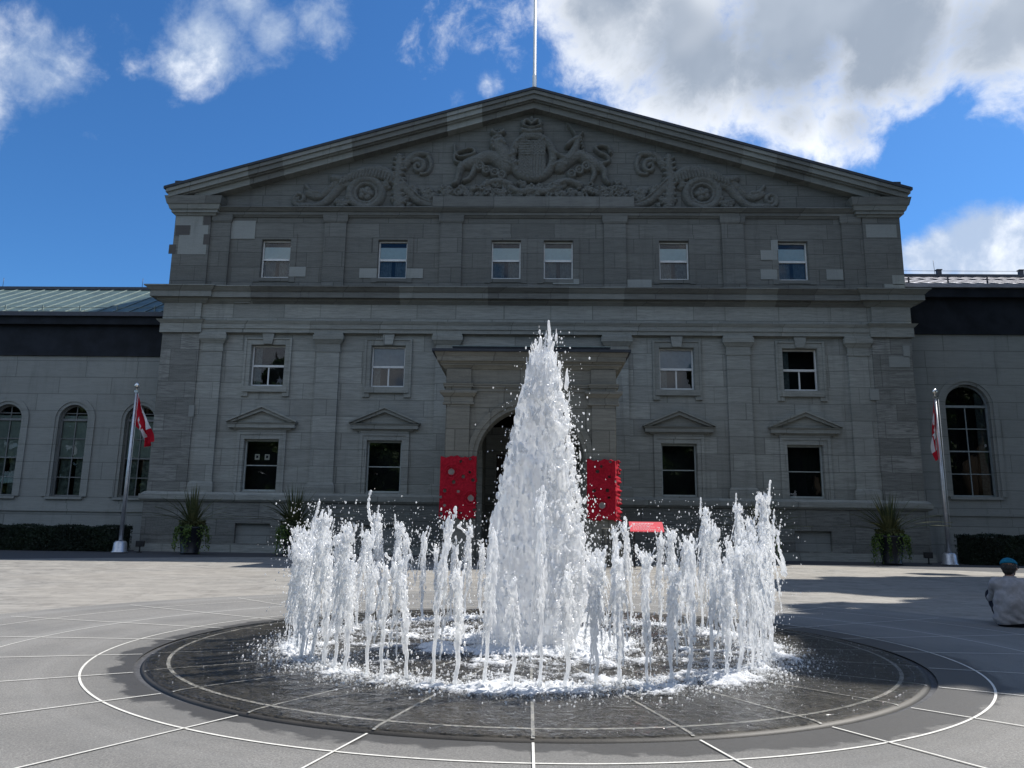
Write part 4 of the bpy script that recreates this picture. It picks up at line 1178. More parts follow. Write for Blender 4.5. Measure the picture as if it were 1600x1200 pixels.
    mb = MB(); mb.fr(-4.88, 4.88, YW - .05, 17.801, 18.36, .38, .38, yback=YW + .1); mb.build('ledge_slab', M_trimh, ty, .01)
    # --- window dressings
    for cx in CX1:
        sash_window(cx, .86, 8.25, 10.37, YW, 'first')
        w = sash_window(cx, .86, 2.95, 5.51, YW, 'ground')
        if cx < -10:
            for dx in (-.38, .12):
                mb = MB(); mb.box(cx + dx, cx + dx + .24, YW + .262, YW + .268, 4.52, 4.80); nt_ = mb.build('paper_note', M_note, w)
                mb = MB(); mb.box(cx + dx + .06, cx + dx + .18, YW + .258, YW + .261, 4.60, 4.74); mb.build('note_print', M_black, w)
        mb = MB(); y = YW
        hw = .88
        for a, b in ((-hw - .30, -hw), (hw, hw + .30)):
            mb.box(cx + a, cx + b, y - .07, y + .05, 7.98, 10.68)
        mb.box(cx - hw, cx + hw, y - .07, y + .05, 10.39, 10.68)
        for a, b in ((-hw - .34, -hw - .22), (hw + .22, hw + .34)): mb.box(cx + a, cx + b, y - .12, y + .05, 7.70, 10.74)
        mb.box(cx - hw - .22, cx + hw + .22, y - .12, y + .05, 10.66, 10.74)
        mb.box(cx - hw - .24, cx + hw + .24, y - .16, y + .05, 7.92, 8.22)
        for s in (-1, 1): mb.box(*sorted((cx + s * (hw + .0), cx + s * (hw + .3))), y - .10, y + .05, 7.70, 7.918)
        mpart(mb, 'window_surround', M_trim, bevel=.01)
        mb = MB(); mb.prism([(cx - .22, 10.40), (cx + .22, 10.40), (cx + .31, 10.96), (cx - .31, 10.96)], y - .20, y + .02); mpart(mb, 'keystone', M_low, bevel=.01)
        mb = MB()
        for s in (-1, 1):
            mb.box(*sorted((cx + s * hw, cx + s * (hw + .20))), y - .06, y + .05, 2.864, 5.75)
            mb.box(*sorted((cx + s * (hw + .20), cx + s * (hw + .36))), y - .10, y + .05, 2.864, 5.98)
        mb.box(cx - hw, cx + hw, y - .06, y + .05, 5.53, 5.75); mb.box(cx - hw - .2, cx + hw + .2, y - .10, y + .05, 5.75, 5.98)
        mpart(mb, 'window_surround', M_low, bevel=.008)
        mb = MB(); W2 = 1.42
        mb.fr(cx - W2 + .1, cx + W2 - .1, y, 5.98, 6.08, .10, .18); mb.fr(cx - W2, cx + W2, y, 6.08, 6.26, .26, .26); mb.fr(cx - W2, cx + W2, y, 6.26, 6.34, .28, .34)
        zt = 7.22; ze = 6.36; hx = W2 + .36
        for s in (-1, 1):
            p = [(cx, zt - .12), (cx + s * hx, ze - .02), (cx + s * hx, ze + .06), (cx, zt)]
            mb.prism(p[::-1] if s < 0 else p, y - .40, y + .03)
            p = [(cx, zt - .30), (cx + s * (hx - .32), ze + .0), (cx + s * (hx - .12), ze + .02), (cx, zt - .12)]
            mb.prism(p[::-1] if s < 0 else p, y - .30, y + .03)
        mb.prism([(cx - hx + .3, 6.342), (cx + hx - .3, 6.342), (cx, zt - .25)], y - .10, y + .03)
        mpart(mb, 'window_hood', M_trim)
    for cx in CX3:
        sash_window(cx, .76, 14.0, 16.08, YW, 'upper')
        mb = MB(); hw = .78
        for s in (-1, 1): mb.box(*sorted((cx + s * hw, cx + s * (hw + .30))), YW - .035, YW + .02, 13.75, 16.42)
        mb.box(cx - hw, cx + hw, YW - .035, YW + .02, 16.10, 16.42); mb.box(cx - hw, cx + hw, YW - .05, YW + .02, 13.80, 13.98)
        mpart(mb, 'window_surround', M_high)
    # --- replaced pale stones and dark old ones, each a few millimetres proud
    def patch(lst, Y, m):
        for (a, b, c, d) in lst:
            mb = MB(); p, q = at(a, d, Y), at(c, b, Y); mb.box(p.x, q.x, Y - .004, Y + .05, p.z, q.z)
            mpart(mb, 'replaced_stone', M_dkblk if m else M_lite)
    patch([(451.5, 417, 478, 432), (561, 419.5, 589, 434), (635, 419.6, 661, 434.5), (1189, 391, 1214, 406), (1189, 421, 1214, 436.5), (1292, 421, 1317, 437), (1183, 450, 1226, 457), (1321, 449, 1345, 457),
           (1002, 450, 1052, 457), (980, 437, 1018, 449), (864, 436, 905, 444), (360, 345, 400, 373)], YW - .002 - .035, 0)
    patch([(1205, 375, 1215, 391)], YW - .042, 0)
    patch([(943, 448, 978, 458), (1130, 449, 1167, 458)], YW - .124, 0)
    patch([(274, 334, 318, 352), (297, 352, 326, 367), (277, 367, 324, 397)], YW - .204, 0)
    patch([(274, 352, 297, 367), (318, 335, 330, 351), (317, 366, 328, 382), (263, 382, 275, 396)], YW - .210, 1)
    patch([(1354, 351, 1400, 371), (1383, 444, 1413, 459), (1395, 430, 1413, 445)], YW - .204, 0)
    patch([(294, 633, 304, 651), (1390, 557, 1421, 574), (1412, 540, 1421, 558), (1360, 608, 1373, 625)], YW - .264, 0)
    patch([(366, 472, 390, 473)], YW - .3, 0)
    # --- front door behind the porch
    mb = MB(); mb.box(-1.7, 1.7, YW + .20, YW + .30, 0.6, 4.9); d = mpart(mb, 'front_door', M_door)
    mb = MB()
    for s in (-1, 1):
        for k in range(3): mb.box(*sorted((s * .25, s * 1.45)), YW + .16, YW + .20, 1.0 + k * 1.25, 2.0 + k * 1.25)
    mb.build('door_panels', M_door, d, .01)
    mb = MB(); mb.tube([(-.12, YW + .14, 2.2), (-.12, YW + .14, 2.7)], .03); mb.build('handle', M_ball, d)
build_mansion()

def build_porch():
    y0 = 27.7; y1 = YW - .34
    mb = MB()
    # front wall with the great arch and its thickness
    wall_open(mb, -3.1, 3.1, 0, 6.47, y0, [(0, 1.95, 0.0, 5.62, True)], 0.9, thick=0.9)
    for s in (-1, 1):
        tf = (lambda s: (lambda x, yy, z: (s * (3.1 - (yy)), x, z)))(s)
        wall_open(mb, y0, y1, 0, 6.47, 0.0, [(32.6, 2.6, 0.0, 5.9, True)], 0.9, tf=tf, thick=0.9)
    mb.box(-3.08, 3.08, y0 + .02, y1, 6.2, 6.46)
    p = mpart(mb, 'porch', M_porch, fix=False)
    for s in (-1, 1):
        mb = MB()
        a, b = sorted((s * 2.22, s * 3.06))
        mb.fr(a, b, y0, 0.0, 0.55, .22, .22); mb.fr(a, b, y0, 0.55, 0.75, .20, .13); mb.box(a, b, y0 - .11, y0 + .02, .75, 5.70)
        mb.fr(a, b, y0, 5.70, 5.78, .15, .15); mb.fr(a, b, y0, 5.78, 5.98, .12, .12); mb.fr(a, b, y0, 5.98, 6.10, .14, .24); mb.fr(a, b, y0, 6.10, 6.20, .26, .26)
        mb.build('porch_pilaster', M_porch, p, .008)
    mb = MB()
    n = 28
    for k in range(n):      # archivolt
        a0, a1 = PI * k / n, PI * (k + 1) / n
        for r0, r1, yy in ((1.95, 2.10, .05), (2.10, 2.30, .09)):
            q = [(r1 * math.cos(a0), 3.67 + r1 * math.sin(a0)), (r1 * math.cos(a1), 3.67 + r1 * math.sin(a1)), (r0 * math.cos(a1), 3.67 + r0 * math.sin(a1)), (r0 * math.cos(a0), 3.67 + r0 * math.sin(a0))]
            if r1 > 2.22: q = [(max(-2.215, min(2.215, x)), z) for x, z in q]
            mb.prism(q, y0 - yy, y0 + .02)
    mb.prism([(-.24, 5.55), (.24, 5.55), (.34, 6.18), (-.34, 6.18)], y0 - .22, y0 + .02)
    mb.build('arch_moulding', M_porch, p)
    mb = MB()
    for z0, z1, q0, q1 in ((6.20, 6.34, .04, .04), (6.34, 6.47, .09, .12), (6.47, 7.02, .02, .02), (7.02, 7.14, .06, .16), (7.14, 7.28, .20, .24), (7.28, 7.46, .34, .36), (7.46, 7.60, .38, .44)):
        mb.fr(-3.1, 3.1, y0, z0, z1, q0, q1, yback=YW - .3)
        if z1 < 7.1:
            for s in (-1, 1):
                a, b = sorted((s * 2.22, s * 3.06)); mb.fr(a, b, y0 - .10, z0 + .002, z1 + .001, q0 + .01, q1 + .01)
    mb.build('porch_entablature', M_porch, p)
    mb = MB(); mb.fr(-3.1, 3.1, y0, 7.602, 7.70, .52, .52, yback=YW - .3); mb.hexa([(-3.5, y0 - .4, 7.70), (3.5, y0 - .4, 7.70), (3.5, YW - .3, 7.70), (-3.5, YW - .3, 7.70)], [(-2.9, y0 + .3, 7.90), (2.9, y0 + .3, 7.90), (2.9, YW - .3, 7.90), (-2.9, YW - .3, 7.90)])
    mb.box(-2.95, 2.95, y0 + .25, YW - .3, 7.902, 7.98)
    mb.build('porch_roof', M_lead, p)
    mb = MB(); mb.box(-2.97, 2.97, y0 + .22, y0 + .28, 7.955, 7.985); mb.build('roof_edge_trim', M_seaml, p)
build_porch()

# arched window for the wings
def arched_window(root, cx, hw, zb, zt, y, rows, cols, mat, curtain):
    mb = MB(); n = 24; zc = zt - hw; yf = y + .22
    def arc(r, k): return (cx - r * math.cos(PI * k / n), zc + r * math.sin(PI * k / n))
    for k in range(n):
        a, b, c, d = arc(hw, k), arc(hw, k + 1), arc(hw - .08, k + 1), arc(hw - .08, k)
        mb.prism([d, c, b, a][::1], yf, yf + .12)
    for s in (-1, 1): mb.box(*sorted((cx + s * hw, cx + s * (hw - .08))), yf, yf + .12, zb, zc)
    mb.box(cx - hw + .08, cx + hw - .08, yf, yf + .12, zb, zb + .09)
    mb.box(cx - hw + .08, cx + hw - .08, yf - .02, yf + .10, zc - .06, zc + .06)
    for i in range(1, cols):
        x = cx - hw + 2 * hw * i / cols; mb.box(x - .022, x + .022, yf + .03, yf + .09, zb + .09, zc - .06)
    for i in range(1, rows):
        z = zb + (zc - zb) * i / rows; t = .035 if i == rows // 2 else .022; mb.box(cx - hw + .08, cx + hw - .08, yf + .035, yf + .095, z - t, z + t)
    if curtain: mb.box(cx - .02, cx + .02, yf + .03, yf + .09, zc + .06, zt - .08); mb.box(cx - hw * .8, cx + hw * .8, yf + .035, yf + .095, zc + hw * .42, zc + hw * .42 + .04)
    f = mb.build('window', mat, root); f.location = -root.location
    mb = MB(); pts = [(cx - hw + .05, yf + .06, zb + .05), (cx + hw - .05, yf + .06, zb + .05)] + [(cx + (hw - .05) * math.cos(PI * k / n), yf + .06, zc + (hw - .05) * math.sin(PI * k / n)) for k in range(n + 1)]
    mb.face(pts); mb.build('pane', M_glass, f, fix=False)
    mb = MB(); mb.box(cx - hw - .3, cx + hw + .3, yf + 1.0, yf + 1.1, zb - .3, zt + .3); mb.build('dark_room', M_room, f)
    if curtain:
        mb = MB(); zz = zb + (zc - zb) * .5; mb.box(cx - hw + .08, cx + hw - .08, yf + .12, yf + .13, zz, zc + hw * .3); mb.build('blind', M_curt2, f)
        mb = MB(); mb.box(cx - hw + .08, cx - .12, yf + .30, yf + .32, zb, zz - .02); mb.box(cx + .12, cx + hw - .08, yf + .30, yf + .32, zb, zz - .02); mb.build('curtain', M_curt3, f)
    else:
        mb = MB(); mb.box(cx + hw - .5, cx + hw - .08, yf + .2, yf + .22, zb, zt - .4); mb.build('curtain', M_curt, f)
    # stone ring round the opening
    mb = MB()
    for k in range(n):
        for r0, r1, yy in ((hw, hw + .16, .03), (hw + .16, hw + .40, .08)):
            a, b, c, d = arc(r1, k), arc(r1, k + 1), arc(r0, k + 1), arc(r0, k); mb.prism([d, c, b, a], y - yy, y + .02)
    for s in (-1, 1):
        mb.box(*sorted((cx + s * hw, cx + s * (hw + .16))), y - .03, y + .02, zb, zc); mb.box(*sorted((cx + s * (hw + .16), cx + s * (hw + .40))), y - .08, y + .02, zb, zc)
    mb.box(cx - hw - .2, cx + hw + .2, y - .12, y + .02, zb - .14, zb - .002)
    o = mb.build('window_surround', M_wing, root); o.location = -root.location
M_curt3 = plain('dim_green_curtain', (0.13, 0.17, 0.15), 0.9, var=0.3, scale=5)
M_curt2 = plain('green_grey_blind', (0.30, 0.37, 0.34), 0.9, var=0.1, scale=3)

def build_wing(side):
    y = 39.5
    if side < 0:
        xa, xb = -46.0, -18.9; zw, zbnd, zr = 10.05, 12.15, 12.38; wins = [(-20.55, .78), (-24.1, .78), (-27.65, .78), (-31.2, .78), (-34.75, .78)]; zb, zt = 2.62, 7.42; ledge = 1.98; rm, sm = M_leaf_roof, M_seaml
        lab = 'low stone wing at the left with arched windows and pale green metal roof'; dy, dz = 6.0, 3.15; sp = .86
    else:
        xa, xb = 18.9, 46.0; zw, zbnd, zr = 11.57, 14.0, 14.22; wins = [(22.36, 1.12), (27.2, 1.12), (32.0, 1.12)]; zb, zt = 3.18, 8.92; ledge = 2.34; rm, sm = M_grey_roof, M_seam
        lab = 'stone wing at the right with tall arched windows and shiny grey seamed roof'; dy, dz = 7.0, 2.75; sp = .73
    root = empty('building_wing', ((xa + xb) / 2, y, 0)); tag(root, lab, 'building wing')
    def put(mb, name, mat, **k):
        o = mb.build(name, mat, root, **k); o.location = -root.location; return o
    mb = MB(); wall_open(mb, xa, xb, ledge, zw, y, [(c, w, zb, zt, True) for c, w in wins], .35); put(mb, 'wall', M_wing)
    mb = MB(); mb.box(xa, xb, y + 1.7, y + 12, 0, zw); put(mb, 'core_wall', M_wing)
    mb = MB(); mb.box(xa, xb, y - .14, y + .39, -.02, ledge - .12); put(mb, 'plinth', M_wing)
    mb = MB(); mb.box(xa, xb, y - .22, y + .3, ledge - .12, ledge); mb.box(xa, xb, y - .08, y + .3, ledge + .001, ledge + .3); put(mb, 'string_course', M_wing)
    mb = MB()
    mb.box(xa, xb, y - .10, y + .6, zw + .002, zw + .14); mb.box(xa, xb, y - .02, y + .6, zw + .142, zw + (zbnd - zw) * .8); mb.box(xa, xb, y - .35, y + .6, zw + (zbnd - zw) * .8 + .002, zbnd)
    put(mb, 'shaded_fascia', M_band)  # fascia band with the eave soffit's shade painted into its colour
    mb = MB(); mb.box(xa, xb, y - .52, y + .1, zbnd + .002, zr)
    put(mb, 'gutter', M_seam if side < 0 else M_grey_roof)
    mb = MB(); ye = y - .42
    mb.face([(xa, ye, zr + .004), (xb, ye, zr + .004), (xb, ye + dy, zr + dz), (xa, ye + dy, zr + dz)])
    mb.face([(xa, ye + dy, zr + dz), (xb, ye + dy, zr + dz), (xb, ye + 2 * dy, zr), (xa, ye + 2 * dy, zr)])
    rf = put(mb, 'roof', rm)
    mb = MB(); x = xa + .3
    while x < xb:
        mb.hexa([(x, ye, zr + .01), (x + .06, ye, zr + .01), (x + .06, ye + dy, zr + dz), (x, ye + dy, zr + dz)], [(x, ye, zr + .05), (x + .06, ye, zr + .05), (x + .06, ye + dy, zr + dz + .04), (x, ye + dy, zr + dz + .04)]); x += sp
    mb.build('roof_seams', sm, rf)
    mb = MB(); mb.box(xa, xb, ye + dy - .12, ye + dy + .12, zr + dz - .02, zr + dz + .16); mb.build('ridge_cap', M_seam, rf)
    mb = MB(); x = xa + 1.0
    while x < xb - .2:      # snow guard posts
        z = zr + .25; mb.box(x, x + .06, ye + .35, ye + .41, z - .1, z + .22); x += 2.05
    mb.tube([(xa, ye + .36, zr + .36), (xb, ye + .36, zr + .36)], .018, 6); mb.build('snow_guard', M_seam if side > 0 else M_seaml, rf)
    if side > 0:
        for px in (1466, 1594, 1722):
            q = at(px, 418, ye + dy); mb = MB(); mb.box(q.x - .13, q.x + .13, ye + dy - .1, ye + dy + .1, zr + dz + .1, zr + dz + .42); mb.box(q.x - .17, q.x + .17, ye + dy - .14, ye + dy + .14, zr + dz + .42, zr + dz + .48); mb.build('ridge_post', M_seam, rf)
        mb = MB(); mb.tube([(xa, ye + dy, zr + dz + .40), (xb, ye + dy, zr + dz + .40)], .012, 6); q = at(1460, 418, ye + dy); mb.tube([(q.x, ye + dy, zr + dz), (q.x - .04, ye + dy, zr + dz + 1.1)], .012, 6); mb.build('ridge_wire', M_seam, rf)
    else:
        for px in (4, 222):
            q = at(px, 450, ye + dy); mb = MB(); mb.tube([(q.x, ye + dy, zr + dz + .1), (q.x, ye + dy, zr + dz + .75)], .014, 6); mb.build('lightning_rod', M_seam, rf)
    for c, w in wins:
        arched_window(root, c, w, zb, zt, y, 4, 2, M_frdk if side < 0 else M_frmid, side < 0)
M_frmid = plain('grey_green_frame', (0.22, 0.26, 0.27), 0.5, var=0.08)
build_wing(-1); build_wing(1)

# tall flagstaff on the roof
def roof_staff():
    y = 40.5
    base = 22.6
    o = empty('roof_flagstaff', (0.0, y, base)); tag(o, 'tall white flagstaff rising from the apex of the mansion roof', 'flagstaff')
    mb = MB(); mb.tube([(0, 0, 0), (0, 0, 4.6), (0, 0, 4.62), (0, 0, 12.6)], [.13, .11, .085, .06], 12); mb.build('pole', M_whitepole, o)
    mb = MB(); mb.tube([(0.13, -.05, .4), (0.09, -.03, 12.4)], .012, 6); mb.build('halyard', M_frame, o)
    mb = MB(); mb.lathe([(.0, .12), (.09, .09), (.12, 0), (.09, -.09), (0, -.12)], 16, (0, 0, 12.7)); mb.build('ball', M_ball, o)
roof_staff()

# ------------------------------------------------------------------ flags
LEAF = [(0, .96), (-.11, .74), (-.145, .70), (-.29, .77), (-.235, .50), (-.255, .46), (-.38, .60), (-.44, .565), (-.66, .60), (-.60, .42), (-.63, .37), (-.75, .32), (-.42, .055), (-.40, .0), (-.44, -.13), (-.10, -.075), (-.055, -.10), (-.07, -.50)]
LEAF = LEAF + [(-x, z) for x, z in reversed(LEAF[1:])]
def in_poly(x, y, poly):
    c = False; j = len(poly) - 1
    for i in range(len(poly)):
        xi, yi = poly[i]; xj, yj = poly[j]
        if (yi > y) != (yj > y) and x < (xj - xi) * (y - yi) / (yj - yi) + xi: c = not c
        j = i
    return c
def flag_mesh(f, nu=110, nv=56):
    mb = MB()
    g = [[f(i / nu, j / nv) for j in range(nv + 1)] for i in range(nu + 1)]
    mb.v = [tuple(p) for col in g for p in col]
    for i in range(nu):
        for j in range(nv):
            u, v = (i + .5) / nu, (j + .5) / nv
            red = u < .25 or u > .75 or in_poly((u - .5) * 2 / .5 * .56, (v - .5) / .5 * 1.02 + .21, LEAF)
            a = i * (nv + 1) + j; mb.f.append((a, a + nv + 1, a + nv + 2, a + 1)); mb.m.append(0 if red else 1); mb.sm.append(True)
    return mb
def flagpole(x, y, H, label, lab2, shape):
    o = empty('flagpole', (x, y, 0)); tag(o, label, 'flagpole')
    mb = MB(); mb.lathe([(0, 0), (.34, 0), (.34, .05), (.30, .08), (.27, .42), (.22, .50), (.10, .52)], 28); mb.build('base', M_alu, o)
    mb = MB(); mb.tube([(0, 0, .5), (0, 0, H * .5), (0, 0, H)], [.095, .08, .05], 14); mb.build('shaft', M_alu, o)
    mb = MB(); mb.lathe([(.0, .14), (.06, .13), (.115, .06), (.125, 0), (.10, -.08), (.04, -.12), (.03, -.2)], 18, (0, 0, H + .30)); mb.box(-.09, .09, -.05, .05, H - .02, H + .08); mb.build('finial_ball', M_ball, o)
    mb = MB(); mb.tube([(.12, -.04, H - .05), (.13, -.05, 1.6)], .011, 6); mb.build('halyard', M_frame, o)
    fl = shape(H).build('flag', [M_fred, M_fwhite], None, fix=False); fl.location = (x, y, 0)
    tag(fl, lab2, 'flag', 'red and white maple leaf flags')
    return o
def drape_left(H):
    hu, hv = 2.9, 1.45
    def f(u, v):
        # hoist edge runs down the pole; the fly falls steeply to the right with deep folds
        zh = H - .06 - (1 - v) * hv
        s = u * hu
        out = .28 * u * 2.9 * (1 - .22 * u) * (.45 + .75 * (1 - .35 * v)) 
        xx = .07 + .52 * s * (.42 + .10 * math.sin(3 * u)) + .20 * v * u * 1.2
        zz = zh - s * (.66 + .10 * u) + (1 - v) * u * hv * .78
        yy = -.02 + .13 * math.sin(9.0 * v + 5.0 * u) * min(1, u * 3) + .06 * math.sin(17 * u + 6 * v) * u
        return (xx + .07 * math.sin(11 * v + 3 * u) * u, yy, zz)
    return flag_mesh(f)
def drape_right(H):
    hu, hv = 2.9, 1.45
    def f(u, v):
        s = u * hu
        zz = H + .02 - (1 - v) * hv * (1 - .55 * u) - s * .76
        xx = -.09 - .10 * math.sin(u * 2.4) - .09 * math.sin(9 * v + 2.5 * u) * (u + .12) - .10 * (1 - v) * min(1, u * 2.5)
        yy = -.05 + .18 * math.sin(11 * v + 4 * u) * min(1, .25 + u)
        return (xx, yy, zz)
    return flag_mesh(f)
flagpole(-18.24, 34.5, 7.25, 'silver flagpole standing left of the mansion before the hedge', 'red and white maple leaf flag drooping from the left flagpole', drape_left)
flagpole(18.15, 34.5, 7.30, 'silver flagpole standing right of the mansion before the arched window', 'furled limp red and white flag hanging on the right flagpole', drape_right)

# ------------------------------------------------------------------ plants
def leaves_mesh(name, Pn, Dn, size, mat, parent=None, aspect=0.5, R=rng):
    """flat leaves: centres Pn, directions Dn, size array"""
    n = len(Pn); Dn = Dn / (np.linalg.norm(Dn, axis=1, keepdims=True) + 1e-9)
    t = R.normal(size=(n, 3)); s = np.cross(Dn, t); s /= (np.linalg.norm(s, axis=1, keepdims=True) + 1e-9)
    L = size[:, None]
    V = np.stack([Pn - Dn * L * .5, Pn + s * L * aspect * .5, Pn + Dn * L * .5, Pn - s * L * aspect * .5], 1).reshape(-1, 3)
    F = np.arange(4 * n).reshape(n, 4)
    return mesh_np(name, V, F, mat, parent)

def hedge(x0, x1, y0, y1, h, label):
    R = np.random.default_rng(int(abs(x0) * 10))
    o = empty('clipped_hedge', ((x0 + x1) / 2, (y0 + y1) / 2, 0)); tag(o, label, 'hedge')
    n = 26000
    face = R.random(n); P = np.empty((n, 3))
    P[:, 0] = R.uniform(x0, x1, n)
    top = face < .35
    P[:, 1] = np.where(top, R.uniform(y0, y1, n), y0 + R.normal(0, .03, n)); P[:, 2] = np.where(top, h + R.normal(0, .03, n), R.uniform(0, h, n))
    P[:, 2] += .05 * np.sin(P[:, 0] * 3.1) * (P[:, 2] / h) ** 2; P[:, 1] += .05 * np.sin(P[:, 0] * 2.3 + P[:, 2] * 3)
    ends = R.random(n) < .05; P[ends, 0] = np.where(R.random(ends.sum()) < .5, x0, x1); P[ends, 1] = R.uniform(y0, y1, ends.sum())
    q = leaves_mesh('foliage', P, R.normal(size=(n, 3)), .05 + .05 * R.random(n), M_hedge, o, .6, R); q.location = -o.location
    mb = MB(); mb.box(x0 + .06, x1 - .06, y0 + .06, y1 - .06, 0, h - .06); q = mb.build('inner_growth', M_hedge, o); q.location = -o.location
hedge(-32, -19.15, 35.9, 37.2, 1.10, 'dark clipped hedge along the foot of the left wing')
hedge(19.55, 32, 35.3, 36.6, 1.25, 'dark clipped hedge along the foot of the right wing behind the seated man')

def planter(seed, wide):
    R = np.random.default_rng(seed)
    o = empty('planter_urn')
    mb = MB(); mb.lathe([(0, 0), (.36, 0), (.38, .05), (.34, .10), (.40, .5), (.46, .92), (.52, 1.0), (.52, 1.05), (.44, 1.04), (.42, .98), (0, .98)], 28); mb.build('urn', M_urn, o)
    # long sword-like leaves
    mb = MB()
    for i in range(105):
        a = R.random() * 2 * PI; L = 1.0 + .85 * R.random(); up = .30 + .70 * R.random() ** .6
        if i < 9: up = .18; L *= 1.1
        b = Vector((.10 * math.cos(a), .10 * math.sin(a), 1.05)); d = Vector((math.cos(a), math.sin(a), 0)); sd = Vector((-math.sin(a), math.cos(a), 0))
        w = .024 + .016 * R.random(); k = 6; pr = []
        for j in range(k + 1):
            t = j / k; out = L * t * (1 - up) * (1 + .5 * t) * wide; z = L * t * (.55 + .5 * up) - .5 * (1 - up) * L * t * t
            c = b + d * out + Vector((0, 0, z)); ww = w * (1 - t ** 2.2); pr.append((c - sd * ww, c + sd * ww + Vector((0, 0, .012))))
        for (p, q), (r, s_) in zip(pr[:-1], pr[1:]): mb.face([p, q, s_, r])
    mb.build('sword_leaves', M_spike, o, fix=False)
    # trailing plants over the rim
    P = []
    for i in range(46):
        a = R.random() * 2 * PI; r = .46; L = .35 + .75 * R.random() ** .8
        for j in range(22):
            t = j / 21; rr = r + .16 * math.sin(min(1, t * 2.2) * PI * .5) + .03 * R.normal(); P.append((rr * math.cos(a) + .04 * R.normal(), rr * math.sin(a) + .04 * R.normal(), 1.10 + .06 * math.sin(t * 3) - L * t))
    P = np.array(P); leaves_mesh('trailing_leaves', P, R.normal(size=(len(P), 3)) + [0, 0, -1], .06 + .05 * R.random(len(P)), M_trail, o, .7, R)
    n = 900; a = R.random(n) * 2 * PI; r = .5 * np.sqrt(R.random(n)); P = np.c_[r * np.cos(a), r * np.sin(a), 1.08 + .22 * R.random(n)]
    leaves_mesh('bushy_filler', P, R.normal(size=(n, 3)), .07 + .06 * R.random(n), M_spike, o, .6, R)
    return o
pl = planter(21, 1.0)
for i, (x, y, rz, s, lab) in enumerate(((-14.95, 34.2, 0, 1.12, 'dark planter urn with spiky leaves, leftmost, near the left flagpole'),
                                       (-10.4, 34.2, 2.1, 1.15, 'dark planter urn with spiky leaves half hidden by the left end of the jets'),
                                       (10.1, 34.2, 4.0, 1.08, 'dark planter urn with spiky leaves behind the right end of the jets'),
                                       (15.55, 34.2, 1.2, 1.15, 'dark planter urn with spiky leaves and lush green trails near the right flagpole'))):
    o = pl if i == 0 else copy_tree(pl)
    o.location = (x, y, 0); o.rotation_euler = (0, 0, rz); o.scale = (s, s, s)
    tag(o, lab, 'planter', 'planters along the mansion front')

def spotlight(x, y, rz, lab):
    o = empty('ground_spotlight', (x, y, 0), rz); tag(o, lab, 'spotlight')
    mb = MB(); mb.tube([(0, 0, 0), (0, 0, .28)], .03, 8); mb.box(-.11, .11, -.05, .05, 0, .03); mb.build('stake', M_black, o)
    mb = MB(); mb.box(-.17, .17, -.10, .12, .26, .52); mb.build('lamp_head', M_black, o, .02)
    mb = MB(); mb.box(-.14, .14, .121, .126, .29, .49); mb.build('lens', M_frdk, o)
spotlight(-17.55, 34.9, .2, 'small black ground spotlight beside the left flagpole foot')
spotlight(17.5, 35.0, -.2, 'small black ground spotlight beside the right flagpole foot')

def tree(x, y, H, cr, zc, seed, label, name='leafy_tree', dens=1.0, leaf=.30, squash=.8):
    R = np.random.default_rng(seed)
    o = empty(name, (x, y, 0)); tag(o, label, 'tree')
    mb = MB()
    r0 = H * .018 + .08
    mb.tube([(0, 0, -.1), (.05, 0, H * .2), (-.05, .1, H * .45), (.1, 0, H * .75), (0, 0, H * .92)], [r0 * 1.35, r0, r0 * .8, r0 * .45, r0 * .12], 12)
    limbs = []
    for i in range(13):
        a = R.random() * 2 * PI; z0 = H * (.28 + .45 * R.random()); L = cr * (.6 + .45 * R.random()); e = Vector((math.cos(a) * L, math.sin(a) * L, z0 + L * (.25 + .5 * R.random())))
        m_ = Vector((math.cos(a) * L * .45, math.sin(a) * L * .45, z0 + L * .22)); mb.tube([(0, 0, z0), m_, e], [r0 * .4, r0 * .22, r0 * .06], 7); limbs.append(e)
    mb.build('trunk', M_bark, o)
    cl = []
    for i in range(int(80 * dens)):
        d = R.normal(size=3); d /= np.linalg.norm(d); rr = cr * (.35 + .65 * R.random() ** .5)
        cl.append((d[0] * rr, d[1] * rr, zc + d[2] * rr * squash, cr * (.13 + .14 * R.random())))
    for e in limbs: cl.append((e.x, e.y, e.z, cr * .2))
    Ps = []
    for c in cl:
        n = int(260 * (c[3] / (cr * .2)) ** 2 * dens)
        d = R.normal(size=(n, 3)); d /= np.linalg.norm(d, axis=1, keepdims=True); Ps.append(np.array(c[:3]) + d * c[3] * (.4 + .6 * R.random((n, 1)) ** .4) * [1, 1, .75])
    P = np.concatenate(Ps); n = len(P)
    leaves_mesh('crown', P, R.normal(size=(n, 3)), leaf * (.7 + .7 * R.random(n)), M_leaf, o, .65, R)
    return o
# trees to the right, whose shade falls across the plaza
tree(29.3, 28.6, 24, 6.2, 18.0, 31, 'tall broad leafy tree right of the plaza, nearest the right wing', leaf=.44, dens=1.0)
tree(20.6, 17.0, 20, 5.4, 15.0, 32, 'tall leafy tree right of the plaza beside the seated man', leaf=.46, dens=1.4)
tree(27.4, 30.4, 29, 3.7, 24.0, 35, 'very tall slender leafy tree right of the plaza', leaf=.46, dens=1.3)
tree(26.5, 21.0, 20, 5.2, 14.0, 33, 'leafy tree standing farther off right of the plaza', leaf=.42)
tree(17.2, 14.4, 17, 3.7, 13.0, 34, 'leafy tree right of the plaza nearest the camera', leaf=.40)
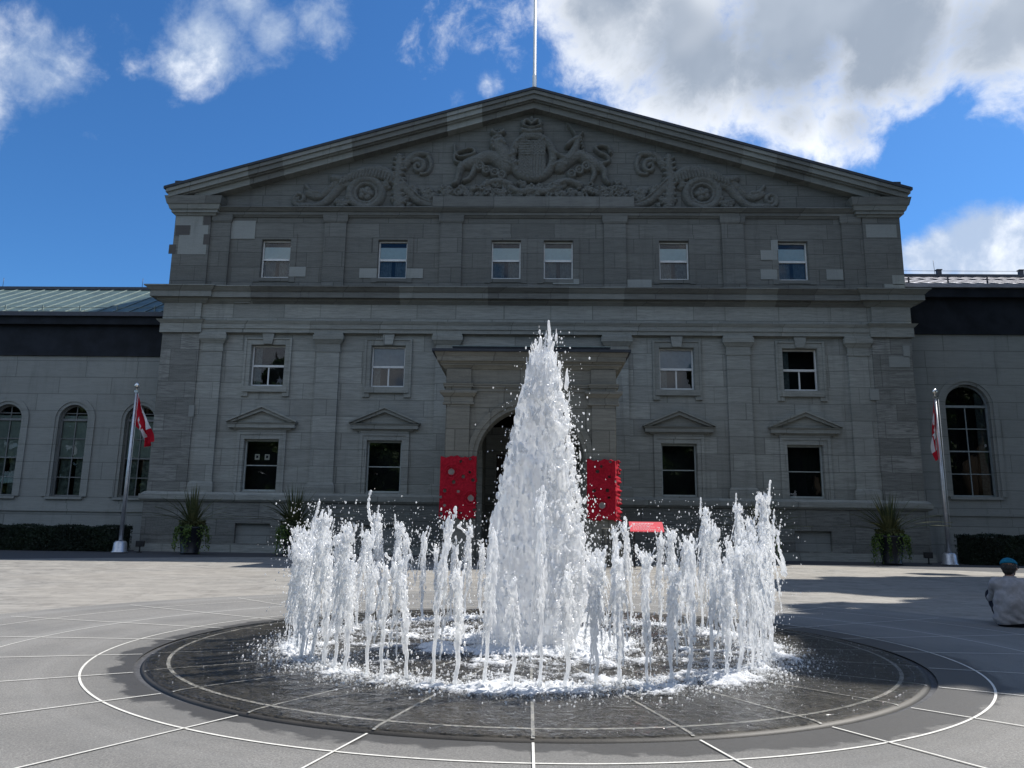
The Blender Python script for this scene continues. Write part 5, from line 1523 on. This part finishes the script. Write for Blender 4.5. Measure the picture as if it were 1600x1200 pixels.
# trees behind the camera, mirrored in the window panes
for i, (x, y, h, c, k) in enumerate(((-34, -22, 26, 7, 41), (-22, -30, 19, 6.5, 42), (-9, -32, 16, 6, 43), (4, -30, 15, 6, 44), (17, -32, 17, 6.5, 45), (36, -22, 27, 7.5, 46), (27, -30, 19, 6, 47), (-48, -14, 20, 7, 48), (50, -12, 20, 7, 49), (-15, -36, 17, 7, 50), (-3, -38, 16, 7, 51), (11, -37, 16, 7, 52), (-28, -36, 20, 7.5, 53), (23, -38, 18, 7, 54), (-40, -34, 22, 8, 55), (42, -34, 22, 8, 56), (-60, -6, 18, 8, 57), (-56, -26, 22, 8, 58))):
    tree(x, y, h, c, h * .50, k, ['tall', 'broad', 'round', 'low', 'bushy', 'towering', 'slim', 'outer left', 'outer right', 'second broad', 'second round', 'second low', 'dense', 'second slim', 'dense outer left', 'dense outer right', 'far left', 'farthest left'][i] + ' leafy tree mirrored in the windows', leaf=.75, dens=.7, squash=1.35)

# ------------------------------------------------------------------ lace hangings on the porch piers
def lace(x0, x1, z0, z1, y, wrap, seed, label):
    R = np.random.default_rng(seed)
    W = x1 - x0 + wrap; H = z1 - z0; st = .022
    nu, nv = int(W / st), int(H / st)
    us = np.arange(nu + 1) * W / nu; vs = np.arange(nv + 1) * H / nv
    U, Vv = np.meshgrid(us, vs, indexing='ij')
    h = np.zeros_like(U); hole = np.zeros_like(U, bool); felt = np.zeros_like(U, bool); dark = np.zeros_like(U, bool)
    circ = []
    tries = 0
    while len(circ) < 17 and tries < 900:
        tries += 1
        r = R.choice([.07, .10, .13, .18, .24]); u, v = R.uniform(r * .7, W - r * .6), R.uniform(r, H - r)
        if all(math.hypot(u - a, v - b) > r + c + .03 for a, b, c in circ): circ.append((u, v, r))
    for u, v, r in circ:
        d = np.hypot(U - u, Vv - v)
        h += .035 * np.exp(-((d - r) / .022) ** 2) + .02 * np.exp(-((d - r * .6) / .02) ** 2)
        dark |= (d > r * .52) & (d < r * .74) if r > .12 else (d > r * .75) & (d < r * .95)
        if r > .12: felt |= d < r * .52
        if r < .12: hole |= d < r * .5
    h += .004 * R.random(U.shape)
    # ragged lower and upper edge
    eg = .05 * np.sin(us * 9 + seed) + .03 * np.sin(us * 23)
    off = (Vv < .05 + eg[:, None] * .7) | (Vv > H - .05 + eg[:, None] * .5)
    xw = x1 - x0
    X = np.where(U < xw, x0 + U, x1 + .01 + h + .34 * (U - xw))
    Y = np.where(U < xw, y - .02 - h - .015 * np.sin(Vv * 7), y + (U - xw))
    X = np.where((U >= xw), X + (.04 * np.sin(Vv * 17 + seed) + .03 * np.sin(Vv * 41)) * (U - xw) / max(wrap, .1), X)
    V = np.c_[X.ravel(), Y.ravel(), (z0 + Vv).ravel()]
    i, j = np.meshgrid(np.arange(nu), np.arange(nv), indexing='ij'); i = i.ravel(); j = j.ravel(); n1 = nv + 1
    F = np.stack([i * n1 + j, (i + 1) * n1 + j, (i + 1) * n1 + j + 1, i * n1 + j + 1], -1)
    bad = (hole | off).ravel()[F].any(1); F = F[~bad]
    o = mesh_np('lace_hanging', V, F, M_knit, None, True)
    o.data.materials.append(M_felt); o.data.materials.append(M_knitd)
    fm = felt.ravel()[F].all(1); ringm = dark.ravel()[F].all(1)
    o.data.polygons.foreach_set('material_index', np.where(fm, 1, np.where(ringm, 2, 0)).astype(np.int32))
    md = o.modifiers.new('thick', 'SOLIDIFY'); md.thickness = .012
    tag(o, label, 'lace hanging', 'red lace hangings on the porch piers')
lace(-3.22, -1.93, 1.52, 3.85, 27.55, 0.0, 3, 'red crocheted lace hanging on the left porch pier')
lace(2.02, 3.02, 1.55, 3.78, 27.5, .72, 8, 'red crocheted lace hanging on the right porch pier, its edge glowing in the sun')

# tilted red information sign
def red_sign():
    o = empty('information_sign', (4.02, 27.0, 0)); tag(o, 'tilted red information panel on posts right of the porch', 'sign')
    mb = MB(); c, s = math.cos(math.radians(38)), math.sin(math.radians(38))
    def q(u, v, w): return (u, v * s - w * c * 0 + 0, 1.40 + v * c)
    def slab(m, u0, u1, v0, v1, w0, w1):
        f = lambda u, v, w: (u, v * c + w * s, 1.40 + v * s * 1.0 - w * c)
        m.hexa([f(u0, v0, w1), f(u1, v0, w1), f(u1, v1, w1), f(u0, v1, w1)], [f(u0, v0, w0), f(u1, v0, w0), f(u1, v1, w0), f(u0, v1, w0)])
    slab(mb, -.58, .58, -.27, .27, 0, .03); p = mb.build('panel', M_red, o)
    mb = MB(); R = random.Random(4)
    for r in range(6):
        v = .17 - r * .065; u = -.48
        end = .30 - .25 * R.random()
        while u < end:
            w = .03 + .07 * R.random(); slab(mb, u, min(u + w, end + .02), v - (.010 if r else .02), v + (.010 if r else .02), -.004, -.001); u += w + .018
    mb.build('printed_lines', M_pink, p)
    for sx in (-.42, .42):
        mb = MB(); mb.box(sx - .03, sx + .03, .02, .08, 0, 1.36); mb.build('post', M_black, o)
red_sign()
def iron_stand():
    o = empty('iron_stand', (2.95, 27.1, 0)); tag(o, 'black iron stand with thin pale top below the right lace hanging', 'stand')
    mb = MB(); mb.box(-.46, .46, -.25, .25, 1.30, 1.335); mb.build('top', M_paletop, o, .004)
    for i in range(7):
        mb = MB(); x = -.40 + .8 * i / 6; mb.tube([(x, -.2, 0), (x, -.2, 1.30)], .014, 6); mb.build('bar', M_black, o)
    mb = MB(); mb.tube([(-.42, -.2, .12), (.42, -.2, .12)], .014, 6); mb.tube([(-.42, .2, 0), (-.42, .2, 1.3)], .014, 6); mb.tube([(.42, .2, 0), (.42, .2, 1.3)], .014, 6); mb.build('rail', M_black, o)
iron_stand()

# ------------------------------------------------------------------ seated man
def sdf_mesh(caps, lo, hi, vox, k=0.03, extra=None, cut=None):
    """smooth union of tapered capsules: (ax,ay,az, bx,by,bz, ra, rb[, flatten])"""
    ax = [np.arange(l, h + vox, vox, dtype=np.float32) for l, h in zip(lo, hi)]
    X, Y, Z = np.meshgrid(*ax, indexing='ij'); D = np.full(X.shape, 0.2, np.float32)
    for c in caps:
        a = np.array(c[0:3]); b = np.array(c[3:6]); ra, rb = c[6], c[7]
        m = max(ra, rb) + 0.12
        sl = []
        for i in range(3):
            s0 = max(0, int((min(a[i], b[i]) - m - lo[i]) / vox)); s1 = min(len(ax[i]), int((max(a[i], b[i]) + m - lo[i]) / vox) + 2); sl.append(slice(s0, max(s1, s0)))
        sl = tuple(sl); x, y, z = X[sl], Y[sl], Z[sl]
        if x.size == 0: continue
        d = b - a; L = max(float(d @ d), 1e-9)
        t = np.clip(((x - a[0]) * d[0] + (y - a[1]) * d[1] + (z - a[2]) * d[2]) / L, 0, 1)
        dist = np.sqrt((x - a[0] - t * d[0]) ** 2 + (y - a[1] - t * d[1]) ** 2 + (z - a[2] - t * d[2]) ** 2) - (ra + (rb - ra) * t)
        kk = c[8] if len(c) > 8 else k
        o = D[sl]; h = np.clip(.5 + .5 * (o - dist) / kk, 0, 1); D[sl] = o * (1 - h) + dist * h - kk * h * (1 - h)
    if extra is not None: D = extra(D, X, Y, Z)
    if cut is not None: D = np.maximum(D, cut(X, Y, Z))
    g = openvdb.FloatGrid(background=0.2); g.copyFromArray(np.ascontiguousarray(D.astype(np.float32)))
    pts, _t, q = g.convertToPolygons(isovalue=0.0)
    return np.asarray(pts, float) * vox + np.array(lo), np.asarray(q)[:, ::-1].astype(int)

def person():
    # local frame: faces +y, sits on the ground at z=0
    o = empty('person', (6.72, 11.15, 0.0), -math.radians(24))
    tag(o, 'seated man seen from behind in grey shirt and teal cap on the plaza', 'person')
    lo, hi = (-.55, -.30, -.03), (.62, .85, 1.05)
    sh_l, sh_r = (-.185, .02, .575), (.185, .03, .575)
    el_r, wr_r = (.36, .30, .50), (.30, .52, .48); el_l, wr_l = (-.20, .29, .36), (-.12, .47, .38)
    hip_l, hip_r = (-.10, .05, .12), (.10, .05, .12)
    kn_l, kn_r = (-.20, .44, .38), (.24, .44, .42); an_l, an_r = (-.10, .70, .06), (.16, .74, .07)
    def hand(w, d, side):
        w = np.array(w); d = np.array(d, float); d /= np.linalg.norm(d); s = np.cross(d, (0, 0, 1)); s /= np.linalg.norm(s); dn = np.array((0, 0, -1.0))
        c = [(*w, *(w + d * .075), .027, .033)]
        for i, (o_, L) in enumerate(((-.030, .070), (-.010, .080), (.011, .075), (.030, .060))):
            b = w + d * .080 + s * o_; m = b + d * L * .5 + dn * .012; e = m + d * L * .28 + dn * L * .48
            c += [(*b, *m, .0095, .0085, .006), (*m, *e, .0085, .0075, .006)]
        b = w + d * .03 + s * side * .032; m = b + d * .035 + s * side * .03 + dn * .012; e = m + d * .03 + dn * .012
        c += [(*b, *m, .012, .0105, .008), (*m, *e, .0105, .009, .006)]
        return c
    torso = [(0, .02, .12, 0, -.02, .32, .135, .130), (-.06, -.02, .32, .06, -.02, .32, .115, .115), (0, -.02, .32, 0, 0, .50, .13, .14), (-.11, .01, .52, .11, .01, .52, .095, .095), (0, .02, .56, 0, .05, .66, .065, .056)]
    head = [(0, .055, .64, 0, .07, .72, .055, .055), (0, .07, .79, 0, .10, .80, .082, .080), (0, .05, .80, 0, .05, .80, .09, .09), (0, .12, .72, 0, .135, .74, .045, .045), (0, .178, .765, 0, .192, .750, .011, .014, .012), (-.085, .085, .765, -.088, .08, .745, .016, .012, .01), (.085, .085, .765, .088, .08, .745, .016, .012, .01),
            (0, .168, .712, 0, .170, .712, .018, .018, .01), (0, .155, .685, 0, .155, .685, .022, .022, .02), (-.032, .158, .785, -.03, .158, .785, .012, .012, .01), (.032, .158, .785, .03, .158, .785, .012, .012, .01)]
    # the head is turned to the right
    ca, sa = math.cos(-.62), math.sin(-.62)
    def turn(c):
        r = list(c)
        for k in (0, 3):
            x, y = c[k], c[k + 1] - .05; r[k], r[k + 1] = x * ca - y * sa, x * sa + y * ca + .05
            r[k + 2] = c[k + 2] + .015
        return tuple(r)
    head = [head[0]] + [turn(h) for h in head[1:]]
    arms = [(*sh_l, *el_l, .052, .042), (*el_l, *wr_l, .041, .027), (*sh_r, *el_r, .052, .042), (*el_r, *wr_r, .041, .027)] + hand(wr_r, (-.15, 1, -.1), -1) + hand(wr_l, (.4, 1, .1), 1)
    legs = [(*hip_l, *kn_l, .090, .060), (*kn_l, *an_l, .056, .038), (*hip_r, *kn_r, .090, .060), (*kn_r, *an_r, .056, .038), (*an_l, -.12, .84, .035, .035, .03), (*an_r, .17, .88, .035, .035, .03)]
    V, F = sdf_mesh(torso + head + arms + legs, lo, hi, .0075, .022)
    body = mesh_np('body', V, F, M_skin, o, True)
    # shirt: loose, with folds, hem on the ground behind
    th = [(0, .0, .12, 0, -.045, .30, .185, .175), (-.11, -.03, .10, -.10, -.03, .36, .140, .130), (.09, -.03, .12, .09, -.03, .34, .135, .125), (0, -.03, .34, 0, -.005, .50, .165, .155), (-.125, .005, .535, .125, .01, .535, .110, .110), (0, .01, .57, 0, .035, .63, .085, .070)]
    sl = [(*sh_l, *el_l, .078, .066), (*sh_r, *el_r, .080, .070), (*el_r, el_r[0] - .03, el_r[1] + .10, el_r[2] - .01, .068, .056), (*el_l, el_l[0] + .05, el_l[1] + .08, el_l[2], .064, .055)]
    def folds(D, X, Y, Z):
        f = .006 * np.sin(X * 34 + 14 * np.sin(Z * 5.0)) * np.clip((.5 - Z) * 3, 0, 1) + .005 * np.sin(Z * 55 + X * 30 + Y * 20) * np.clip((np.abs(X) - .05) * 6, 0, 1) + .007 * np.sin((Z + X * .9) * 42) * np.exp(-((X - .17) / .09) ** 2) * np.exp(-((Z - .33) / .14) ** 2) + .004 * np.sin((Z - X) * 31)
        return D + f.astype(np.float32)
    V, F = sdf_mesh(th + sl, lo, hi, .0085, .045, folds, cut=lambda X, Y, Z: np.maximum(.045 + .02 * np.sin(X * 8) - Z, Z - .655))
    sh = mesh_np('shirt', V, F, M_shirt, o, True)
    mb = MB(); cx_, cy_ = 0, .035
    mb.lathe([(.080, .628), (.086, .640), (.078, .672), (.070, .674), (.066, .640)], 28, (cx_, cy_, 0)); mb.build('collar', M_shirt, sh)
    V, F = sdf_mesh([(-.08, .0, .10, .08, .0, .10, .145, .145), (*hip_l, *kn_l, .118, .078), (*kn_l, *an_l, .074, .058), (*hip_r, *kn_r, .118, .080), (*kn_r, *an_r, .076, .058)], lo, hi, .009, .03,
                    lambda D, X, Y, Z: D + (.004 * np.sin(Y * 40 + Z * 30 + X * 10)).astype(np.float32), cut=lambda X, Y, Z: .002 - Z)
    mesh_np('trousers', V, F, M_trou, o, True)
    for a, e in ((an_l, (-.12, .87, .035)), (an_r, (.17, .91, .035))):
        V, F = sdf_mesh([(a[0], a[1] - .02, .05, *e, .052, .046)], lo, (.62, 1.0, 1.05), .009, .02, cut=lambda X, Y, Z: .001 - Z); mesh_np('shoe', V, F, M_shoe, o, True)
    # hair below the cap, the cap with its peak, and spectacles
    def T(x, y, z):
        y -= .05; return (x * ca - y * sa, x * sa + y * ca + .05, z + .015)
    V, F = sdf_mesh([turn((0, .055, .79, 0, .06, .80, .094, .094)), turn((0, .03, .74, 0, .03, .76, .072, .085))], lo, hi, .007, .02, lambda D, X, Y, Z: D + (.003 * np.sin(X * 200) * np.sin(Z * 170)).astype(np.float32),
                    cut=lambda X, Y, Z: ((X - 0) * (-sa) * 1 + (Y - .05) * ca - .045) * 1.0)
    mesh_np('hair', V, F, M_hair, o, True)
    V, F = sdf_mesh([turn((0, .045, .805, 0, .080, .805, .104, .098))], lo, hi, .007, .02, cut=lambda X, Y, Z: (.832 - Z - .25 * (Y - .05)))
    cp = mesh_np('cap', V, F, M_cap, o, True)
    mb = MB(); n = 14; top = []; 
    for i in range(n + 1):
        a = -.9 + 1.8 * i / n; top.append((T(.088 * math.sin(a), .085 + .088 * math.cos(a), .822), T(.082 * math.sin(a), .10 + .165 * math.cos(a) ** .6, .800)))
    for (p, q), (r, s_) in zip(top[:-1], top[1:]):
        mb.face([p, r, s_, q]); mb.face([(x, y, z - .006) for x, y, z in (p, q, s_, r)])
    mb.build('peak', M_cap, cp, fix=False)
    mb = MB(); mb.tube([T(.088, .07, .772), T(.086, .155, .778), T(.06, .180, .778)], .004, 6); mb.tube([T(-.088, .07, .772), T(-.086, .155, .778), T(-.06, .180, .778)], .004, 6)
    mb.box(*sorted((T(.02, .19, 0)[0], T(.075, .17, 0)[0])), *sorted((T(.02, .19, 0)[1], T(.075, .17, 0)[1])), .775, .805)
    mb.build('spectacles', M_lens, o)
person()

# ------------------------------------------------------------------ render settings
S.view_settings.view_transform = 'Standard'; S.view_settings.look = 'None'; S.view_settings.gamma = 1; S.view_settings.exposure = 0.52
cy = S.cycles if hasattr(S, 'cycles') else None
if cy:
    cy.max_bounces = 12; cy.transparent_max_bounces = 24; cy.diffuse_bounces = 8; cy.glossy_bounces = 4; cy.transmission_bounces = 4
    cy.caustics_reflective = False; cy.caustics_refractive = False; cy.sample_clamp_indirect = 8.0
    cy.use_denoising = True
